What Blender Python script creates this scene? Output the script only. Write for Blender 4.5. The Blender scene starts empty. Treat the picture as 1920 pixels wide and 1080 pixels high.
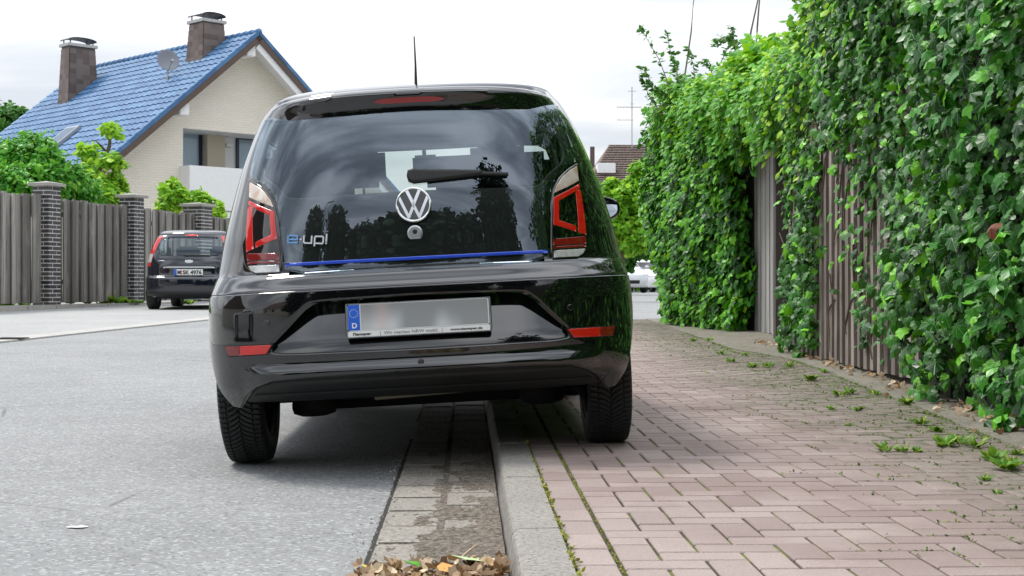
import bpy, bmesh, math, random
import numpy as np
from mathutils import Vector, Matrix, Euler
from mathutils.geometry import delaunay_2d_cdt

random.seed(11); rng = np.random.default_rng(11)
R = math.radians
sc = bpy.context.scene
COL = sc.collection

# ------------------------------------------------------------------ camera, world, sun, exposure
YAW = R(1.804); FPX = 2667.0; CAMH = 0.70
cam_d = bpy.data.cameras.new('camera'); cam = bpy.data.objects.new('camera', cam_d); COL.objects.link(cam)
cam.location = (0, 0, CAMH); cam.rotation_euler = (R(90), 0, -YAW)
cam_d.lens = 50.0; cam_d.sensor_width = 36.0; cam_d.clip_start = 0.05; cam_d.clip_end = 3000
cam_d.dof.use_dof = False
sc.camera = cam
sc.view_settings.view_transform = 'Standard'; sc.view_settings.look = 'None'
sc.view_settings.exposure = 0.08; sc.view_settings.gamma = 1.0
sc.view_settings.use_curve_mapping = False
sc.render.engine = 'CYCLES'
sc.cycles.use_denoising = True
sc.cycles.max_bounces = 8; sc.cycles.transparent_max_bounces = 12
sc.cycles.sample_clamp_indirect = 6.0
sc.render.film_transparent = False

SUN_EL, SUN_AZ = R(60), R(-55)      # azimuth from +Y towards +X: veiled sun high on the left, over the houses
world = bpy.data.worlds.new('World'); sc.world = world; world.use_nodes = True
nt = world.node_tree; nt.nodes.clear()
def wn(t, **k):
    n = nt.nodes.new(t)
    for a, b in k.items(): setattr(n, a, b)
    return n
def wmath(op, a, b=None, c=None, clamp=False):
    n = wn('ShaderNodeMath', operation=op); n.use_clamp = clamp
    for i, v in enumerate((a, b, c)):
        if v is None: continue
        if isinstance(v, (int, float)): n.inputs[i].default_value = v
        else: nt.links.new(v, n.inputs[i])
    return n.outputs[0]
sky = wn('ShaderNodeTexSky', sky_type='NISHITA'); sky.sun_disc = False
sky.sun_elevation = SUN_EL; sky.sun_rotation = SUN_AZ; sky.air_density = 1.0; sky.dust_density = 2.0
geo = wn('ShaderNodeTexCoord'); sep = wn('ShaderNodeSeparateXYZ'); nt.links.new(geo.outputs['Generated'], sep.inputs[0])
zc = wmath('MAXIMUM', sep.outputs[2], 0.0)
den = wmath('ADD', zc, 0.22)
cx = wmath('DIVIDE', sep.outputs[0], den); cy = wmath('DIVIDE', sep.outputs[1], den)
cmb = wn('ShaderNodeCombineXYZ'); nt.links.new(cx, cmb.inputs[0]); nt.links.new(cy, cmb.inputs[1])
mp = wn('ShaderNodeMapping'); nt.links.new(cmb.outputs[0], mp.inputs[0]); mp.inputs['Scale'].default_value = (0.75, 1.5, 1); mp.inputs['Location'].default_value = (3.3, 1.2, 0)
no = wn('ShaderNodeTexNoise'); nt.links.new(mp.outputs[0], no.inputs['Vector'])
no.inputs['Scale'].default_value = 1.35; no.inputs['Detail'].default_value = 5; no.inputs['Roughness'].default_value = 0.5; no.inputs['Distortion'].default_value = 0.35
cl = wn('ShaderNodeMapRange', interpolation_type='SMOOTHSTEP'); nt.links.new(no.outputs[0], cl.inputs[0])
cl.inputs[1].default_value = 0.38; cl.inputs[2].default_value = 0.62; cl.inputs[3].default_value = 0.0; cl.inputs[4].default_value = 1.0
# overcast luminance: about 0.9 at the horizon, brighter overhead; thin and thick cloud
grad = wmath('MULTIPLY_ADD', wmath('POWER', zc, 0.9), 2.05, 0.73)
amp = wmath('MULTIPLY_ADD', wmath('MINIMUM', wmath('MULTIPLY', zc, 2.4), 1.0), 0.62, 0.08)   # contrast grows away from the hazy horizon
fac = wmath('SUBTRACT', 1.06, wmath('MULTIPLY', cl.outputs[0], amp))
lum = wmath('MULTIPLY', grad, fac)
ccol = wn('ShaderNodeMix', data_type='RGBA'); nt.links.new(cl.outputs[0], ccol.inputs['Factor'])
ccol.inputs['A'].default_value = (1.0, 1.0, 1.0, 1); ccol.inputs['B'].default_value = (0.90, 0.955, 1.03, 1)
blu = wn('ShaderNodeMix', data_type='RGBA'); blu.blend_type = 'MULTIPLY'; nt.links.new(wmath('MINIMUM', wmath('MULTIPLY', zc, 1.6), 1.0), blu.inputs['Factor']); nt.links.new(ccol.outputs['Result'], blu.inputs['A']); blu.inputs['B'].default_value = (0.955, 0.98, 1.02, 1)   # blue shows faintly through the cloud overhead
vm = wn('ShaderNodeVectorMath', operation='SCALE'); nt.links.new(blu.outputs['Result'], vm.inputs[0]); nt.links.new(lum, vm.inputs['Scale'])
bg1 = wn('ShaderNodeBackground'); nt.links.new(vm.outputs[0], bg1.inputs[0]); bg1.inputs[1].default_value = 1.0
bg2 = wn('ShaderNodeBackground'); nt.links.new(sky.outputs[0], bg2.inputs[0]); bg2.inputs[1].default_value = 0.12
mx = wn('ShaderNodeMixShader'); mx.inputs[0].default_value = 0.94
nt.links.new(bg2.outputs[0], mx.inputs[1]); nt.links.new(bg1.outputs[0], mx.inputs[2])
wo = wn('ShaderNodeOutputWorld'); nt.links.new(mx.outputs[0], wo.inputs[0])

sun_d = bpy.data.lights.new('sun', 'SUN'); sun_d.energy = 2.4; sun_d.angle = R(12); sun_d.color = (1.0, 0.95, 0.87)
sun = bpy.data.objects.new('sun', sun_d); COL.objects.link(sun)
sd = Vector((math.sin(SUN_AZ) * math.cos(SUN_EL), math.cos(SUN_AZ) * math.cos(SUN_EL), math.sin(SUN_EL)))
sun.rotation_euler = sd.to_track_quat('Z', 'Y').to_euler(); sun.location = (-6, -10, 20)

# ------------------------------------------------------------------ pixel rays of the photograph (used only to measure places)
def ray(px, py):
    k = (px - 960) / FPX
    return np.array([math.sin(YAW) + math.cos(YAW) * k, math.cos(YAW) - math.sin(YAW) * k, -(py - 540) / FPX])
def at(px, py, Y):
    d = ray(px, py); t = Y / d[1]
    return np.array([0, 0, CAMH]) + d * t
def on_plane(px, py, p0, n):
    d = ray(px, py); o = np.array([0, 0, CAMH]); p0 = np.array(p0, float); n = np.array(n, float)
    return o + d * (np.dot(p0 - o, n) / np.dot(d, n))

def g(y):            # road height: level near the camera, rising gently beyond
    y = np.asarray(y, float); q = 1.2 * np.log1p(np.exp(np.clip((y - 8.0) / 1.2, -40, 40)))
    return 0.62 * (1 - np.exp(-q / 28.0))
PAVE = 0.075

# ------------------------------------------------------------------ object helpers
def link(o, parent=None):
    COL.objects.link(o)
    if parent is not None: o.parent = parent
    return o
def props(o, label=None, cat=None, group=None, kind=None):
    if label: o['label'] = label
    if cat: o['category'] = cat
    if group: o['group'] = group
    if kind: o['kind'] = kind
    return o
def empty(name, loc=(0, 0, 0), rot=(0, 0, 0), label=None, cat=None, group=None, parent=None):
    o = bpy.data.objects.new(name, None); o.empty_display_size = 0.2
    o.location = loc; o.rotation_euler = rot
    link(o, parent); return props(o, label, cat, group)
def mesh_of(name, V, F, mat=None, smooth=False, normals=None, tint=None, uv=None, mats=None, midx=None):
    me = bpy.data.meshes.new(name)
    V = np.asarray(V, np.float32)
    if isinstance(F, np.ndarray):
        nf, k = F.shape
        me.vertices.add(len(V)); me.vertices.foreach_set('co', V.ravel())
        me.loops.add(nf * k); me.loops.foreach_set('vertex_index', F.astype(np.int32).ravel())
        me.polygons.add(nf); me.polygons.foreach_set('loop_start', np.arange(0, nf * k, k, dtype=np.int32))
        me.polygons.foreach_set('loop_total', np.full(nf, k, np.int32))
        me.update(calc_edges=True)
    else:
        me.from_pydata([tuple(map(float, v)) for v in V], [], [tuple(int(i) for i in f) for f in F]); me.update()
    if mats:
        for m in mats: me.materials.append(m)
        if midx is not None: me.polygons.foreach_set('material_index', np.asarray(midx, np.int32))
    elif mat: me.materials.append(mat)
    me.polygons.foreach_set('use_smooth', np.full(len(me.polygons), bool(smooth or normals is not None)))
    if tint is not None:
        a = me.attributes.new('tint', 'FLOAT', 'POINT'); a.data.foreach_set('value', np.asarray(tint, np.float32))
    if uv is not None:
        a = me.attributes.new('leafuv', 'FLOAT_VECTOR', 'POINT'); a.data.foreach_set('vector', np.asarray(uv, np.float32).ravel())
    if normals is not None:
        me.normals_split_custom_set_from_vertices([tuple(map(float, n)) for n in normals])
    return me
def mobj(name, V, F, mat=None, parent=None, **k):
    o = bpy.data.objects.new(name, mesh_of(name, V, F, mat, **k)); return link(o, parent)
def inst(name, me, parent=None, loc=(0, 0, 0), rot=(0, 0, 0), scale=None):
    o = bpy.data.objects.new(name, me); o.location = loc; o.rotation_euler = rot
    if scale is not None: o.scale = scale if hasattr(scale, '__len__') else (scale,) * 3
    return link(o, parent)

class MB:
    def __init__(s): s.V = []; s.F = []; s.T = []; s.cur = 0.0
    def add(s, V, F, M=None, tint=None):
        n = len(s.V)
        for v in V:
            v = Vector(v)
            if M is not None: v = M @ v
            s.V.append((v.x, v.y, v.z)); s.T.append(s.cur if tint is None else tint)
        s.F += [tuple(i + n for i in f) for f in F]
        return s
    def box(s, x0, x1, y0, y1, z0, z1, M=None, b=0.0, tint=None):
        if b <= 0:
            V = [(x0,y0,z0),(x1,y0,z0),(x1,y1,z0),(x0,y1,z0),(x0,y0,z1),(x1,y0,z1),(x1,y1,z1),(x0,y1,z1)]
            F = [(0,3,2,1),(4,5,6,7),(0,1,5,4),(1,2,6,5),(2,3,7,6),(3,0,4,7)]
            return s.add(V, F, M, tint)
        bm = bmesh.new(); bmesh.ops.create_cube(bm, size=1)
        for v in bm.verts: v.co = Vector(((x0+x1)/2 + v.co.x*(x1-x0), (y0+y1)/2 + v.co.y*(y1-y0), (z0+z1)/2 + v.co.z*(z1-z0)))
        bmesh.ops.bevel(bm, geom=list(bm.edges), offset=b, segments=2, affect='EDGES', clamp_overlap=True)
        bm.verts.index_update()
        s.add([v.co for v in bm.verts], [[v.index for v in f.verts] for f in bm.faces], M, tint); bm.free(); return s
    def tube(s, pts, r, n=10, caps=True, M=None, tint=None):
        pts = [Vector(p) for p in pts]; rs = r if hasattr(r, '__len__') else [r] * len(pts)
        V = []; F = []; up = Vector((0, 0, 1))
        for i, p in enumerate(pts):
            d = (pts[min(i+1, len(pts)-1)] - pts[max(i-1, 0)]).normalized()
            a = d.cross(up if abs(d.z) < 0.95 else Vector((1, 0, 0))).normalized(); c = d.cross(a)
            for k in range(n):
                t = 2 * math.pi * k / n; V.append(p + (a * math.cos(t) + c * math.sin(t)) * rs[i])
        for i in range(len(pts) - 1):
            for k in range(n):
                F.append((i*n+k, (i+1)*n+k, (i+1)*n+(k+1) % n, i*n+(k+1) % n))
        if caps: F.append(tuple(range(n))); F.append(tuple(range((len(pts)-1)*n, len(pts)*n))[::-1])
        return s.add(V, F, M, tint)
    def lathe(s, prof, n=24, M=None, tint=None):   # prof [(r,z)] about Z
        V = []; F = []
        for r, z in prof:
            for k in range(n): t = 2*math.pi*k/n; V.append((r*math.cos(t), r*math.sin(t), z))
        for i in range(len(prof)-1):
            for k in range(n): F.append((i*n+k, i*n+(k+1) % n, (i+1)*n+(k+1) % n, (i+1)*n+k))
        return s.add(V, F, M, tint)
    def prism(s, poly, d0, d1, M=None, tint=None):  # poly in (x,z), depth along y
        n = len(poly)
        V = [(x, d0, z) for x, z in poly] + [(x, d1, z) for x, z in poly]
        F = [tuple(range(n)), tuple(range(2*n-1, n-1, -1))] + [(i, i+n, (i+1) % n + n, (i+1) % n) for i in range(n)]
        return s.add(V, F, M, tint)
    def obj(s, name, mat, parent=None, smooth=False, **k):
        return mobj(name, s.V, s.F, mat, parent, smooth=smooth, tint=s.T, **k)
    def mesh(s, name, mat, smooth=False): return mesh_of(name, s.V, s.F, mat, smooth=smooth, tint=s.T)
def autosmooth(o, deg=35):
    me = o.data; bm = bmesh.new(); bm.from_mesh(me)
    for e in bm.edges: e.smooth = not (len(e.link_faces) == 2 and e.calc_face_angle(0) > R(deg))
    for f in bm.faces: f.smooth = True
    bm.to_mesh(me); bm.free(); return o

# ------------------------------------------------------------------ materials
class NM:
    def __init__(s, name):
        s.m = bpy.data.materials.new(name); s.m.use_nodes = True; s.t = s.m.node_tree; s.t.nodes.clear()
        s.out = s.n('ShaderNodeOutputMaterial')
    def n(s, t, **k):
        n = s.t.nodes.new(t)
        for a, b in k.items(): setattr(n, a, b)
        return n
    def set(s, sock, v):
        if isinstance(v, bpy.types.NodeSocket): s.t.links.new(v, sock)
        elif hasattr(v, '__len__') and len(v) == 3 and sock.type == 'RGBA': sock.default_value = (*v, 1)
        else: sock.default_value = v
    def math(s, op, a, b=None, c=None, clamp=False):
        n = s.n('ShaderNodeMath', operation=op); n.use_clamp = clamp
        for i, v in enumerate((a, b, c)):
            if v is not None: s.set(n.inputs[i], v)
        return n.outputs[0]
    def mix(s, f, a, b, blend='MIX'):
        n = s.n('ShaderNodeMix', data_type='RGBA', blend_type=blend); s.set(n.inputs['Factor'], f); s.set(n.inputs['A'], a); s.set(n.inputs['B'], b)
        return n.outputs['Result']
    def coord(s, kind='Object', scale=(1, 1, 1), loc=(0, 0, 0)):
        tc = s.n('ShaderNodeTexCoord'); m = s.n('ShaderNodeMapping'); s.t.links.new(tc.outputs[kind], m.inputs[0])
        m.inputs['Scale'].default_value = scale; m.inputs['Location'].default_value = loc; return m.outputs[0]
    def wpos(s, scale=(1, 1, 1)):
        tc = s.n('ShaderNodeNewGeometry'); m = s.n('ShaderNodeMapping'); s.t.links.new(tc.outputs['Position'], m.inputs[0])
        m.inputs['Scale'].default_value = scale; return m.outputs[0]
    def noise(s, vec, scale, detail=4, rough=0.55, dist=0.0):
        n = s.n('ShaderNodeTexNoise'); s.set(n.inputs['Vector'], vec); n.inputs['Scale'].default_value = scale
        n.inputs['Detail'].default_value = detail; n.inputs['Roughness'].default_value = rough; n.inputs['Distortion'].default_value = dist
        return n.outputs[0]
    def voro(s, vec, scale, feature='F1', out='Distance', rnd=1.0):
        n = s.n('ShaderNodeTexVoronoi', feature=feature); s.set(n.inputs['Vector'], vec); n.inputs['Scale'].default_value = scale
        n.inputs['Randomness'].default_value = rnd; return n.outputs[out]
    def ramp(s, f, lo, hi, a=0.0, b=1.0, smooth=True):
        n = s.n('ShaderNodeMapRange', interpolation_type='SMOOTHSTEP' if smooth else 'LINEAR'); s.set(n.inputs[0], f)
        n.inputs[1].default_value = lo; n.inputs[2].default_value = hi; n.inputs[3].default_value = a; n.inputs[4].default_value = b
        return n.outputs[0]
    def rnd(s):   # per object and per piece randomness
        oi = s.n('ShaderNodeObjectInfo'); at_ = s.n('ShaderNodeAttribute'); at_.attribute_name = 'tint'
        return s.math('FRACT', s.math('ADD', oi.outputs['Random'], at_.outputs['Fac']))
    def bump(s, h, strength=0.3, dist=0.01):
        n = s.n('ShaderNodeBump'); s.set(n.inputs['Height'], h); n.inputs['Strength'].default_value = strength; n.inputs['Distance'].default_value = dist
        return n.outputs[0]
    def pbr(s, color, rough=0.6, metallic=0.0, normal=None, coat=0.0, ior=None, spec=None, trans=None, emis=None):
        p = s.n('ShaderNodeBsdfPrincipled'); s.set(p.inputs['Base Color'], color); s.set(p.inputs['Roughness'], rough); s.set(p.inputs['Metallic'], metallic)
        if normal is not None: s.set(p.inputs['Normal'], normal)
        if coat: p.inputs['Coat Weight'].default_value = coat; p.inputs['Coat Roughness'].default_value = 0.02
        if ior: p.inputs['IOR'].default_value = ior
        if spec is not None: p.inputs['Specular IOR Level'].default_value = spec
        s.p = p
        s.t.links.new(p.outputs[0], s.out.inputs[0]); return p
def plain(name, col, rough=0.5, metallic=0.0, var=0.08, scale=8, ior=None, coat=0.0, bump=0.0, bscale=60, spec=None):
    m = NM(name); v = m.coord()
    f = m.noise(v, scale, 3)
    c = m.mix(f, tuple(x * (1 - var) for x in col), tuple(min(1, x * (1 + var)) for x in col))
    nrm = m.bump(m.noise(v, bscale, 3), bump, 0.004) if bump else None
    rr = m.ramp(m.noise(v, scale * 1.7, 3), 0.2, 0.8, max(0, rough - 0.04), min(1, rough + 0.04)) if rough > 0.06 else rough
    m.pbr(c, rr, metallic, nrm, coat, ior, spec); return m.m
# ------------------------------------------------------------------ ground materials
def m_asphalt(name, base, light, speck=1.0):
    m = NM(name); v = m.wpos()
    agg = m.voro(v, 95, out='Color'); a1 = m.noise(v, 260, 2, 0.6); big = m.noise(v, 0.55, 4, 0.6); mid = m.noise(v, 6, 4, 0.6)
    c = m.mix(m.ramp(big, 0.3, 0.7), base, light)
    c = m.mix(m.ramp(mid, 0.35, 0.7, 0, 0.35), c, tuple(x * 0.82 for x in base))
    sepc = m.n('ShaderNodeSeparateColor'); m.set(sepc.inputs[0], agg)
    c = m.mix(m.math('MULTIPLY', m.ramp(sepc.outputs[0], 0.70, 0.95), 0.55 * speck), c, tuple(min(1, x * 1.75) for x in light))
    c = m.mix(m.math('MULTIPLY', m.ramp(sepc.outputs[1], 0.80, 0.97), 0.55 * speck), c, tuple(x * 0.42 for x in base))
    c = m.mix(m.ramp(a1, 0.55, 0.8, 0, 0.35 * speck), c, tuple(x * 0.55 for x in base))
    c = m.mix(m.ramp(m.noise(v, 1.3, 5, 0.7), 0.56, 0.72, 0, 0.30), c, tuple(x * 0.62 for x in base))
    crk = m.n('ShaderNodeTexVoronoi', feature='DISTANCE_TO_EDGE'); m.set(crk.inputs['Vector'], m.mix(0.16, v, m.n('ShaderNodeTexNoise').outputs['Color'])); crk.inputs['Scale'].default_value = 0.35
    c = m.mix(m.math('MULTIPLY', m.ramp(crk.outputs['Distance'], 0.0, 0.0035, 0.75, 0), m.ramp(m.noise(v, 0.8, 3), 0.48, 0.58)), c, tuple(x * 0.35 for x in base))
    h = m.math('ADD', m.math('MULTIPLY', m.voro(v, 95), 0.6), m.math('MULTIPLY', a1, 0.5))
    m.pbr(c, 0.82, normal=m.bump(h, 0.75 * speck, 0.006)); return m.m
M_ASPH = m_asphalt('asphalt', (0.222, 0.226, 0.228), (0.282, 0.285, 0.286))
M_ASPH2 = m_asphalt('forecourt_asphalt', (0.29, 0.291, 0.288), (0.355, 0.354, 0.348), 0.6)

def m_concrete(name, base, var=0.25, fine=True, moss=0.0, warm=(0.30, 0.26, 0.22)):
    m = NM(name); v = m.wpos(); r = m.rnd()
    big = m.noise(v, 3.5, 5, 0.65); a = m.noise(v, 75, 3, 0.75); w = m.noise(v, 22, 4, 0.6)
    c = m.mix(big, tuple(x * (1 - var) for x in base), tuple(min(1, x * (1 + var)) for x in base))
    c = m.mix(m.ramp(w, 0.52, 0.75, 0, 0.6), c, warm)
    c = m.mix(m.ramp(a, 0.50, 0.62, 0, 0.85), c, tuple(x * 0.38 for x in base))
    c = m.mix(m.ramp(m.voro(v, 42), 0.0, 0.34, 0.75, 0), c, tuple(min(1, x * 1.6) for x in base))
    c = m.mix(m.math('MULTIPLY', r, 0.28), c, tuple(x * 0.66 for x in base))
    if moss: c = m.mix(m.ramp(m.noise(v, 9, 5, 0.7), 0.62 - moss * 0.2, 0.75, 0, 0.8), c, (0.055, 0.075, 0.02))
    m.pbr(c, 0.85, normal=m.bump(m.math('ADD', a, m.math('MULTIPLY', w, 0.5)), 0.5, 0.004)); return m.m
M_KERB = m_concrete('kerb_concrete', (0.285, 0.268, 0.245), 0.42)
M_GUT = m_concrete('gutter_concrete', (0.29, 0.268, 0.235), 0.32)
M_PLINTH = m_concrete('plinth_concrete', (0.235, 0.215, 0.175), 0.45, moss=0.75, warm=(.16,.13,.09))
M_CAP = m_concrete('cap_concrete', (0.40, 0.385, 0.35), 0.2)

def m_paver():
    m = NM('paver_concrete'); v = m.wpos(); r = m.rnd()
    c = m.mix(r, (0.250, 0.188, 0.174), (0.405, 0.328, 0.307))
    c = m.mix(m.ramp(m.noise(v, 2.0, 5, 0.65), 0.35, 0.7), c, (0.25, 0.185, 0.168))
    c = m.mix(m.ramp(m.noise(v, 0.45, 3), 0.42, 0.62, 0, 0.5), c, (0.47, 0.40, 0.37))
    a = m.noise(v, 230, 3, 0.7)
    c = m.mix(m.ramp(a, 0.35, 0.66, 0.42, 0), c, (0.17, 0.12, 0.11))
    c = m.mix(m.ramp(m.voro(v, 120, out='Distance'), 0.0, 0.22, 0.4, 0), c, (0.56, 0.50, 0.47))
    # grime and moss that settles toward the fence
    sp = m.n('ShaderNodeSeparateXYZ'); m.set(sp.inputs[0], v)
    side = m.ramp(m.math('ADD', sp.outputs[0], m.math('MULTIPLY', m.noise(v, 1.6, 4), 1.1)), 1.75, 2.75)
    c = m.mix(m.math('MULTIPLY', side, 0.72), c, (0.155, 0.135, 0.105))
    c = m.mix(m.math('MULTIPLY', side, m.ramp(m.noise(v, 14, 5, 0.7), 0.5, 0.62)), c, (0.05, 0.085, 0.018))
    m.pbr(c, 0.80, normal=m.bump(a, 0.45, 0.003)); return m.m
M_PAV = m_paver()
def m_joint():
    m = NM('joint_sand'); v = m.wpos()
    c = m.mix(m.noise(v, 60, 4, 0.7), (0.025, 0.021, 0.015), (0.085, 0.07, 0.05))
    sp = m.n('ShaderNodeSeparateXYZ'); m.set(sp.inputs[0], v)
    side = m.ramp(sp.outputs[0], 0.3, 2.3, 0.05, 0.24)
    thr = m.math('ADD', m.noise(v, 2.6, 4, 0.65), side)
    c = m.mix(m.ramp(thr, 0.52, 0.62, 0, 0.9), c, m.mix(m.noise(v, 40, 3), (0.07, 0.12, 0.012), (0.20, 0.24, 0.03)))
    m.pbr(c, 0.95, normal=m.bump(m.noise(v, 180, 3), 0.8, 0.006)); return m.m
M_JOINT = m_joint()

# ------------------------------------------------------------------ ground sheets (road is the lowest)
def strip_grid(name, xs_of_y, ys, z_off, mat, kind='structure', nx=6, **kw):
    V = []; F = []
    for y in ys:
        x0, x1 = xs_of_y(y)
        for i in range(nx + 1):
            V.append((x0 + (x1 - x0) * i / nx, y, float(g(y)) + z_off))
    for j in range(len(ys) - 1):
        for i in range(nx):
            a = j * (nx + 1) + i; F.append((a, a + 1, a + nx + 2, a + nx + 1))
    o = mobj(name, V, F, mat, smooth=True); o['kind'] = kind
    for a, b in kw.items(): o[a] = b
    return o
ys_far = list(np.arange(-60, -2, 6.0)) + list(np.arange(-2, 40, 0.5)) + list(np.arange(40, 140, 5.0)) + [160, 220, 400, 900, 1600]
road = strip_grid('road', lambda y: (-400, 400), ys_far, -0.006, M_ASPH, nx=2)

# the asphalt forecourt on the far side of the pale drain strip
fc0 = at(0, 640, 15.2)[:2]; fc1 = at(395, 597, 21.5)[:2]
ddir = (fc1 - fc0) / np.linalg.norm(fc1 - fc0)
def strip_x(y): return fc0[0] + ddir[0] / ddir[1] * (y - fc0[1])
strip_grid('forecourt', lambda y: (-22, strip_x(y) - 0.12), list(np.arange(4, 60, 1.0)), 0.004, M_ASPH2, nx=3)
# drain strip of long concrete slabs
dg = empty('drain_strip', (strip_x(16), 16, float(g(16)) + 0.002)); dg['kind'] = 'structure'
mb = MB(); mb.box(-0.17, 0.17, -0.49, 0.49, -0.05, 0.006, b=0.004); dm = mb.mesh('drain_slab', m_concrete('pale_slab', (0.45, 0.44, 0.42), 0.18))
for k in range(-6, 44):
    y = 16 + k * 1.0 * ddir[1]
    o = inst('drain_slab', dm, dg, (strip_x(y) - strip_x(16), y - 16, float(g(y)) - float(g(16)) + .004), (math.atan(float(g(y + .5) - g(y - .5))), 0, -math.atan2(ddir[0], ddir[1])))
# cast iron drain grate in the strip
mb = MB(); 
mb.box(-.24, .24, -.24, -.20, 0, .012); mb.box(-.24, .24, .20, .24, 0, .012); mb.box(-.24, -.20, -.20, .20, 0, .012); mb.box(.20, .24, -.20, .20, 0, .012)
dr = mb.obj('drain_grate', plain('cast_iron', (0.06, 0.055, 0.05), 0.7, 0.6))
dr.scale = (.6, .6, 1); dr.location = (*at(22, 638, 15.4)[:2], float(g(15.4)) + 0.012); props(dr, 'dark cast iron drain grate set in the pale drain strip on the left', 'drain grate')
mb = MB()
for k in range(7): mb.box(-.20, .20, -.19 + k * .058, -.165 + k * .058, .001, .010)
mb.obj('grate_bar', plain('cast_iron_bar', (0.05, 0.045, 0.04), 0.7, 0.6), dr)

# ------------------------------------------------------------------ gutter beside the kerb
gut = empty('gutter', (0, 3.5, 0)); gut['kind'] = 'structure'
bed = mobj('bedding', [(-0.262, 0.3, .0005), (0.13, 0.3, .0005), (0.13, 7, .0005), (-0.262, 7, .0005), (-0.262, 20, float(g(20))), (0.13, 20, float(g(20))), (-.262, 13, float(g(13))), (.13, 13, float(g(13))), (-.262, 10, float(g(10))), (.13, 10, float(g(10)))],
           [(0, 1, 2, 3), (3, 2, 9, 8), (8, 9, 7, 6), (6, 7, 5, 4)], plain('gutter_dirt', (0.085, 0.072, 0.058), 0.95, 0, 0.4, 30, bump=0.6), gut)
bed.location = (0, -3.5, 0)
stones = []
for s_ in range(3):
    mb = MB(); L = 0.27
    bm_b = 0.006
    mb.box(-0.083, 0.083, -L / 2, L / 2, -0.05, 0, b=bm_b); stones.append(mb.mesh('gutter_stone', M_GUT))
for row, x in enumerate((-0.165, 0.012)):
    y = 1.2 + row * 0.10
    while y < 19:
        o = inst('gutter_stone', random.choice(stones), gut, (x, y - 3.5, float(g(y)) + 0.0075 + random.uniform(-.0015, .0015)), (random.uniform(-.004, .004), random.uniform(-.004, .004) , random.uniform(-.006, .006)))
        y += 0.28
# ------------------------------------------------------------------ kerb
kerb = empty('kerb', (0.17, 3.5, 0)); kerb['kind'] = 'structure'
def kerb_mesh(L):
    prof = [(-0.069, -0.15), (-0.066, 0.0), (-0.055, 0.060), (-0.050, 0.071), (-0.042, PAVE + 0.003), (0.067, PAVE + 0.005), (0.069, PAVE + .001), (0.069, -0.15)]
    n = len(prof); V = []
    ysn = [-L/2, -L/2 + .004, L/2 - .004, L/2]
    for j, y in enumerate(ysn):
        sh = 0.004 if j in (0, 3) else 0
        for x, z in prof: V.append((x * (1 - sh * 8), y, z - (sh if z > 0 else 0)))
    F = []
    for j in range(3):
        for i in range(n):
            a = j * n + i; b = j * n + (i + 1) % n; F.append((a, a + n, b + n, b))
    F.append(tuple(range(n))); F.append(tuple(range(3 * n, 4 * n))[::-1])
    return mesh_of('kerb_stone', V, F, M_KERB)
km = kerb_mesh(0.985)
for k in range(-1, 16):
    y = 4.66 + 0.5 + (k - 3) * 0.995
    if y < 0.5: continue
    o = inst('kerb_stone', km, kerb, (random.uniform(-.002, .002), y - 3.5, float(g(y))), (0, 0, random.uniform(-.002, .002)))
# ------------------------------------------------------------------ pavement: sand bed and herringbone pavers
EDGE = [(0.5, 1.75), (3.0, 1.95), (5.4, 2.12), (7.5, 2.33), (9.9, 2.50), (11.2, 2.52), (12.4, 2.30), (16, 2.36), (19, 2.40)]
def edge_x(y): return float(np.interp(y, [e[0] for e in EDGE], [e[1] for e in EDGE]))
pav = strip_grid('pavement', lambda y: (0.236, edge_x(y) + 0.6), list(np.arange(0.6, 19.3, 0.35)), PAVE - 0.007, M_JOINT, nx=4)
def paver_mesh(w, l):
    gp = 0.0040; c = 0.0035; hw, hl = w / 2 - gp, l / 2 - gp
    V = [(-hw, -hl, -.03), (hw, -hl, -.03), (hw, hl, -.03), (-hw, hl, -.03),
         (-hw, -hl, -c), (hw, -hl, -c), (hw, hl, -c), (-hw, hl, -c),
         (-hw + c, -hl + c, 0), (hw - c, -hl + c, 0), (hw - c, hl - c, 0), (-hw + c, hl - c, 0)]
    F = [(8, 9, 10, 11)] + [(a, (a + 1) % 4, (a + 1) % 4 + 4, a + 4) for a in range(4)] + [(4 + a, 4 + (a + 1) % 4, 8 + (a + 1) % 4, 8 + a) for a in range(4)]
    return V, F
PH = mesh_of('paver', *paver_mesh(0.2, 0.1), M_PAV); PV = mesh_of('paver', *paver_mesh(0.1, 0.2), M_PAV); PS = mesh_of('paver', *paver_mesh(0.1, 0.1), M_PAV)
PD = {'H': (0.2, 0.1), 'V': (0.1, 0.2), 'S': (0.1, 0.1)}
spots = []
y = 0.9
while y < 19: spots.append((0.293, y, 'V')); y += 0.2
U = 0.1; x0 = 0.343 + 0.006
for j in range(0, 184):
    for i in range(-4, 32):
        X = x0 + i * U; Yc = 0.75 + j * U
        if (i - j) % 4 == 0: c = (X + U, Yc + U / 2, 'H'); ext = (X, X + 2 * U)
        elif (i - j) % 4 == 3: c = (X + U / 2, Yc + U, 'V'); ext = (X, X + U)
        else: continue
        if c[2] == 'H' and abs(ext[0] - (x0 - U)) < 1e-4: spots.append((x0 + U / 2, Yc + U / 2, 'S')); continue
        if ext[0] < x0 - 1e-6 or ext[0] > edge_x(Yc) + 0.02: continue
        spots.append(c)
PAV_C = at(1500, 1000, 4.0)
spots.sort(key=lambda s: (s[1] < 2.75) * 1000 + s[1] + max(0, abs(s[0] - (s[1] * 0.17 + .1)) - s[1] * .21) * 30)
seen = [s for s in spots if s[1] > 0]
stV, stF, stT = [], [], []
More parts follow.
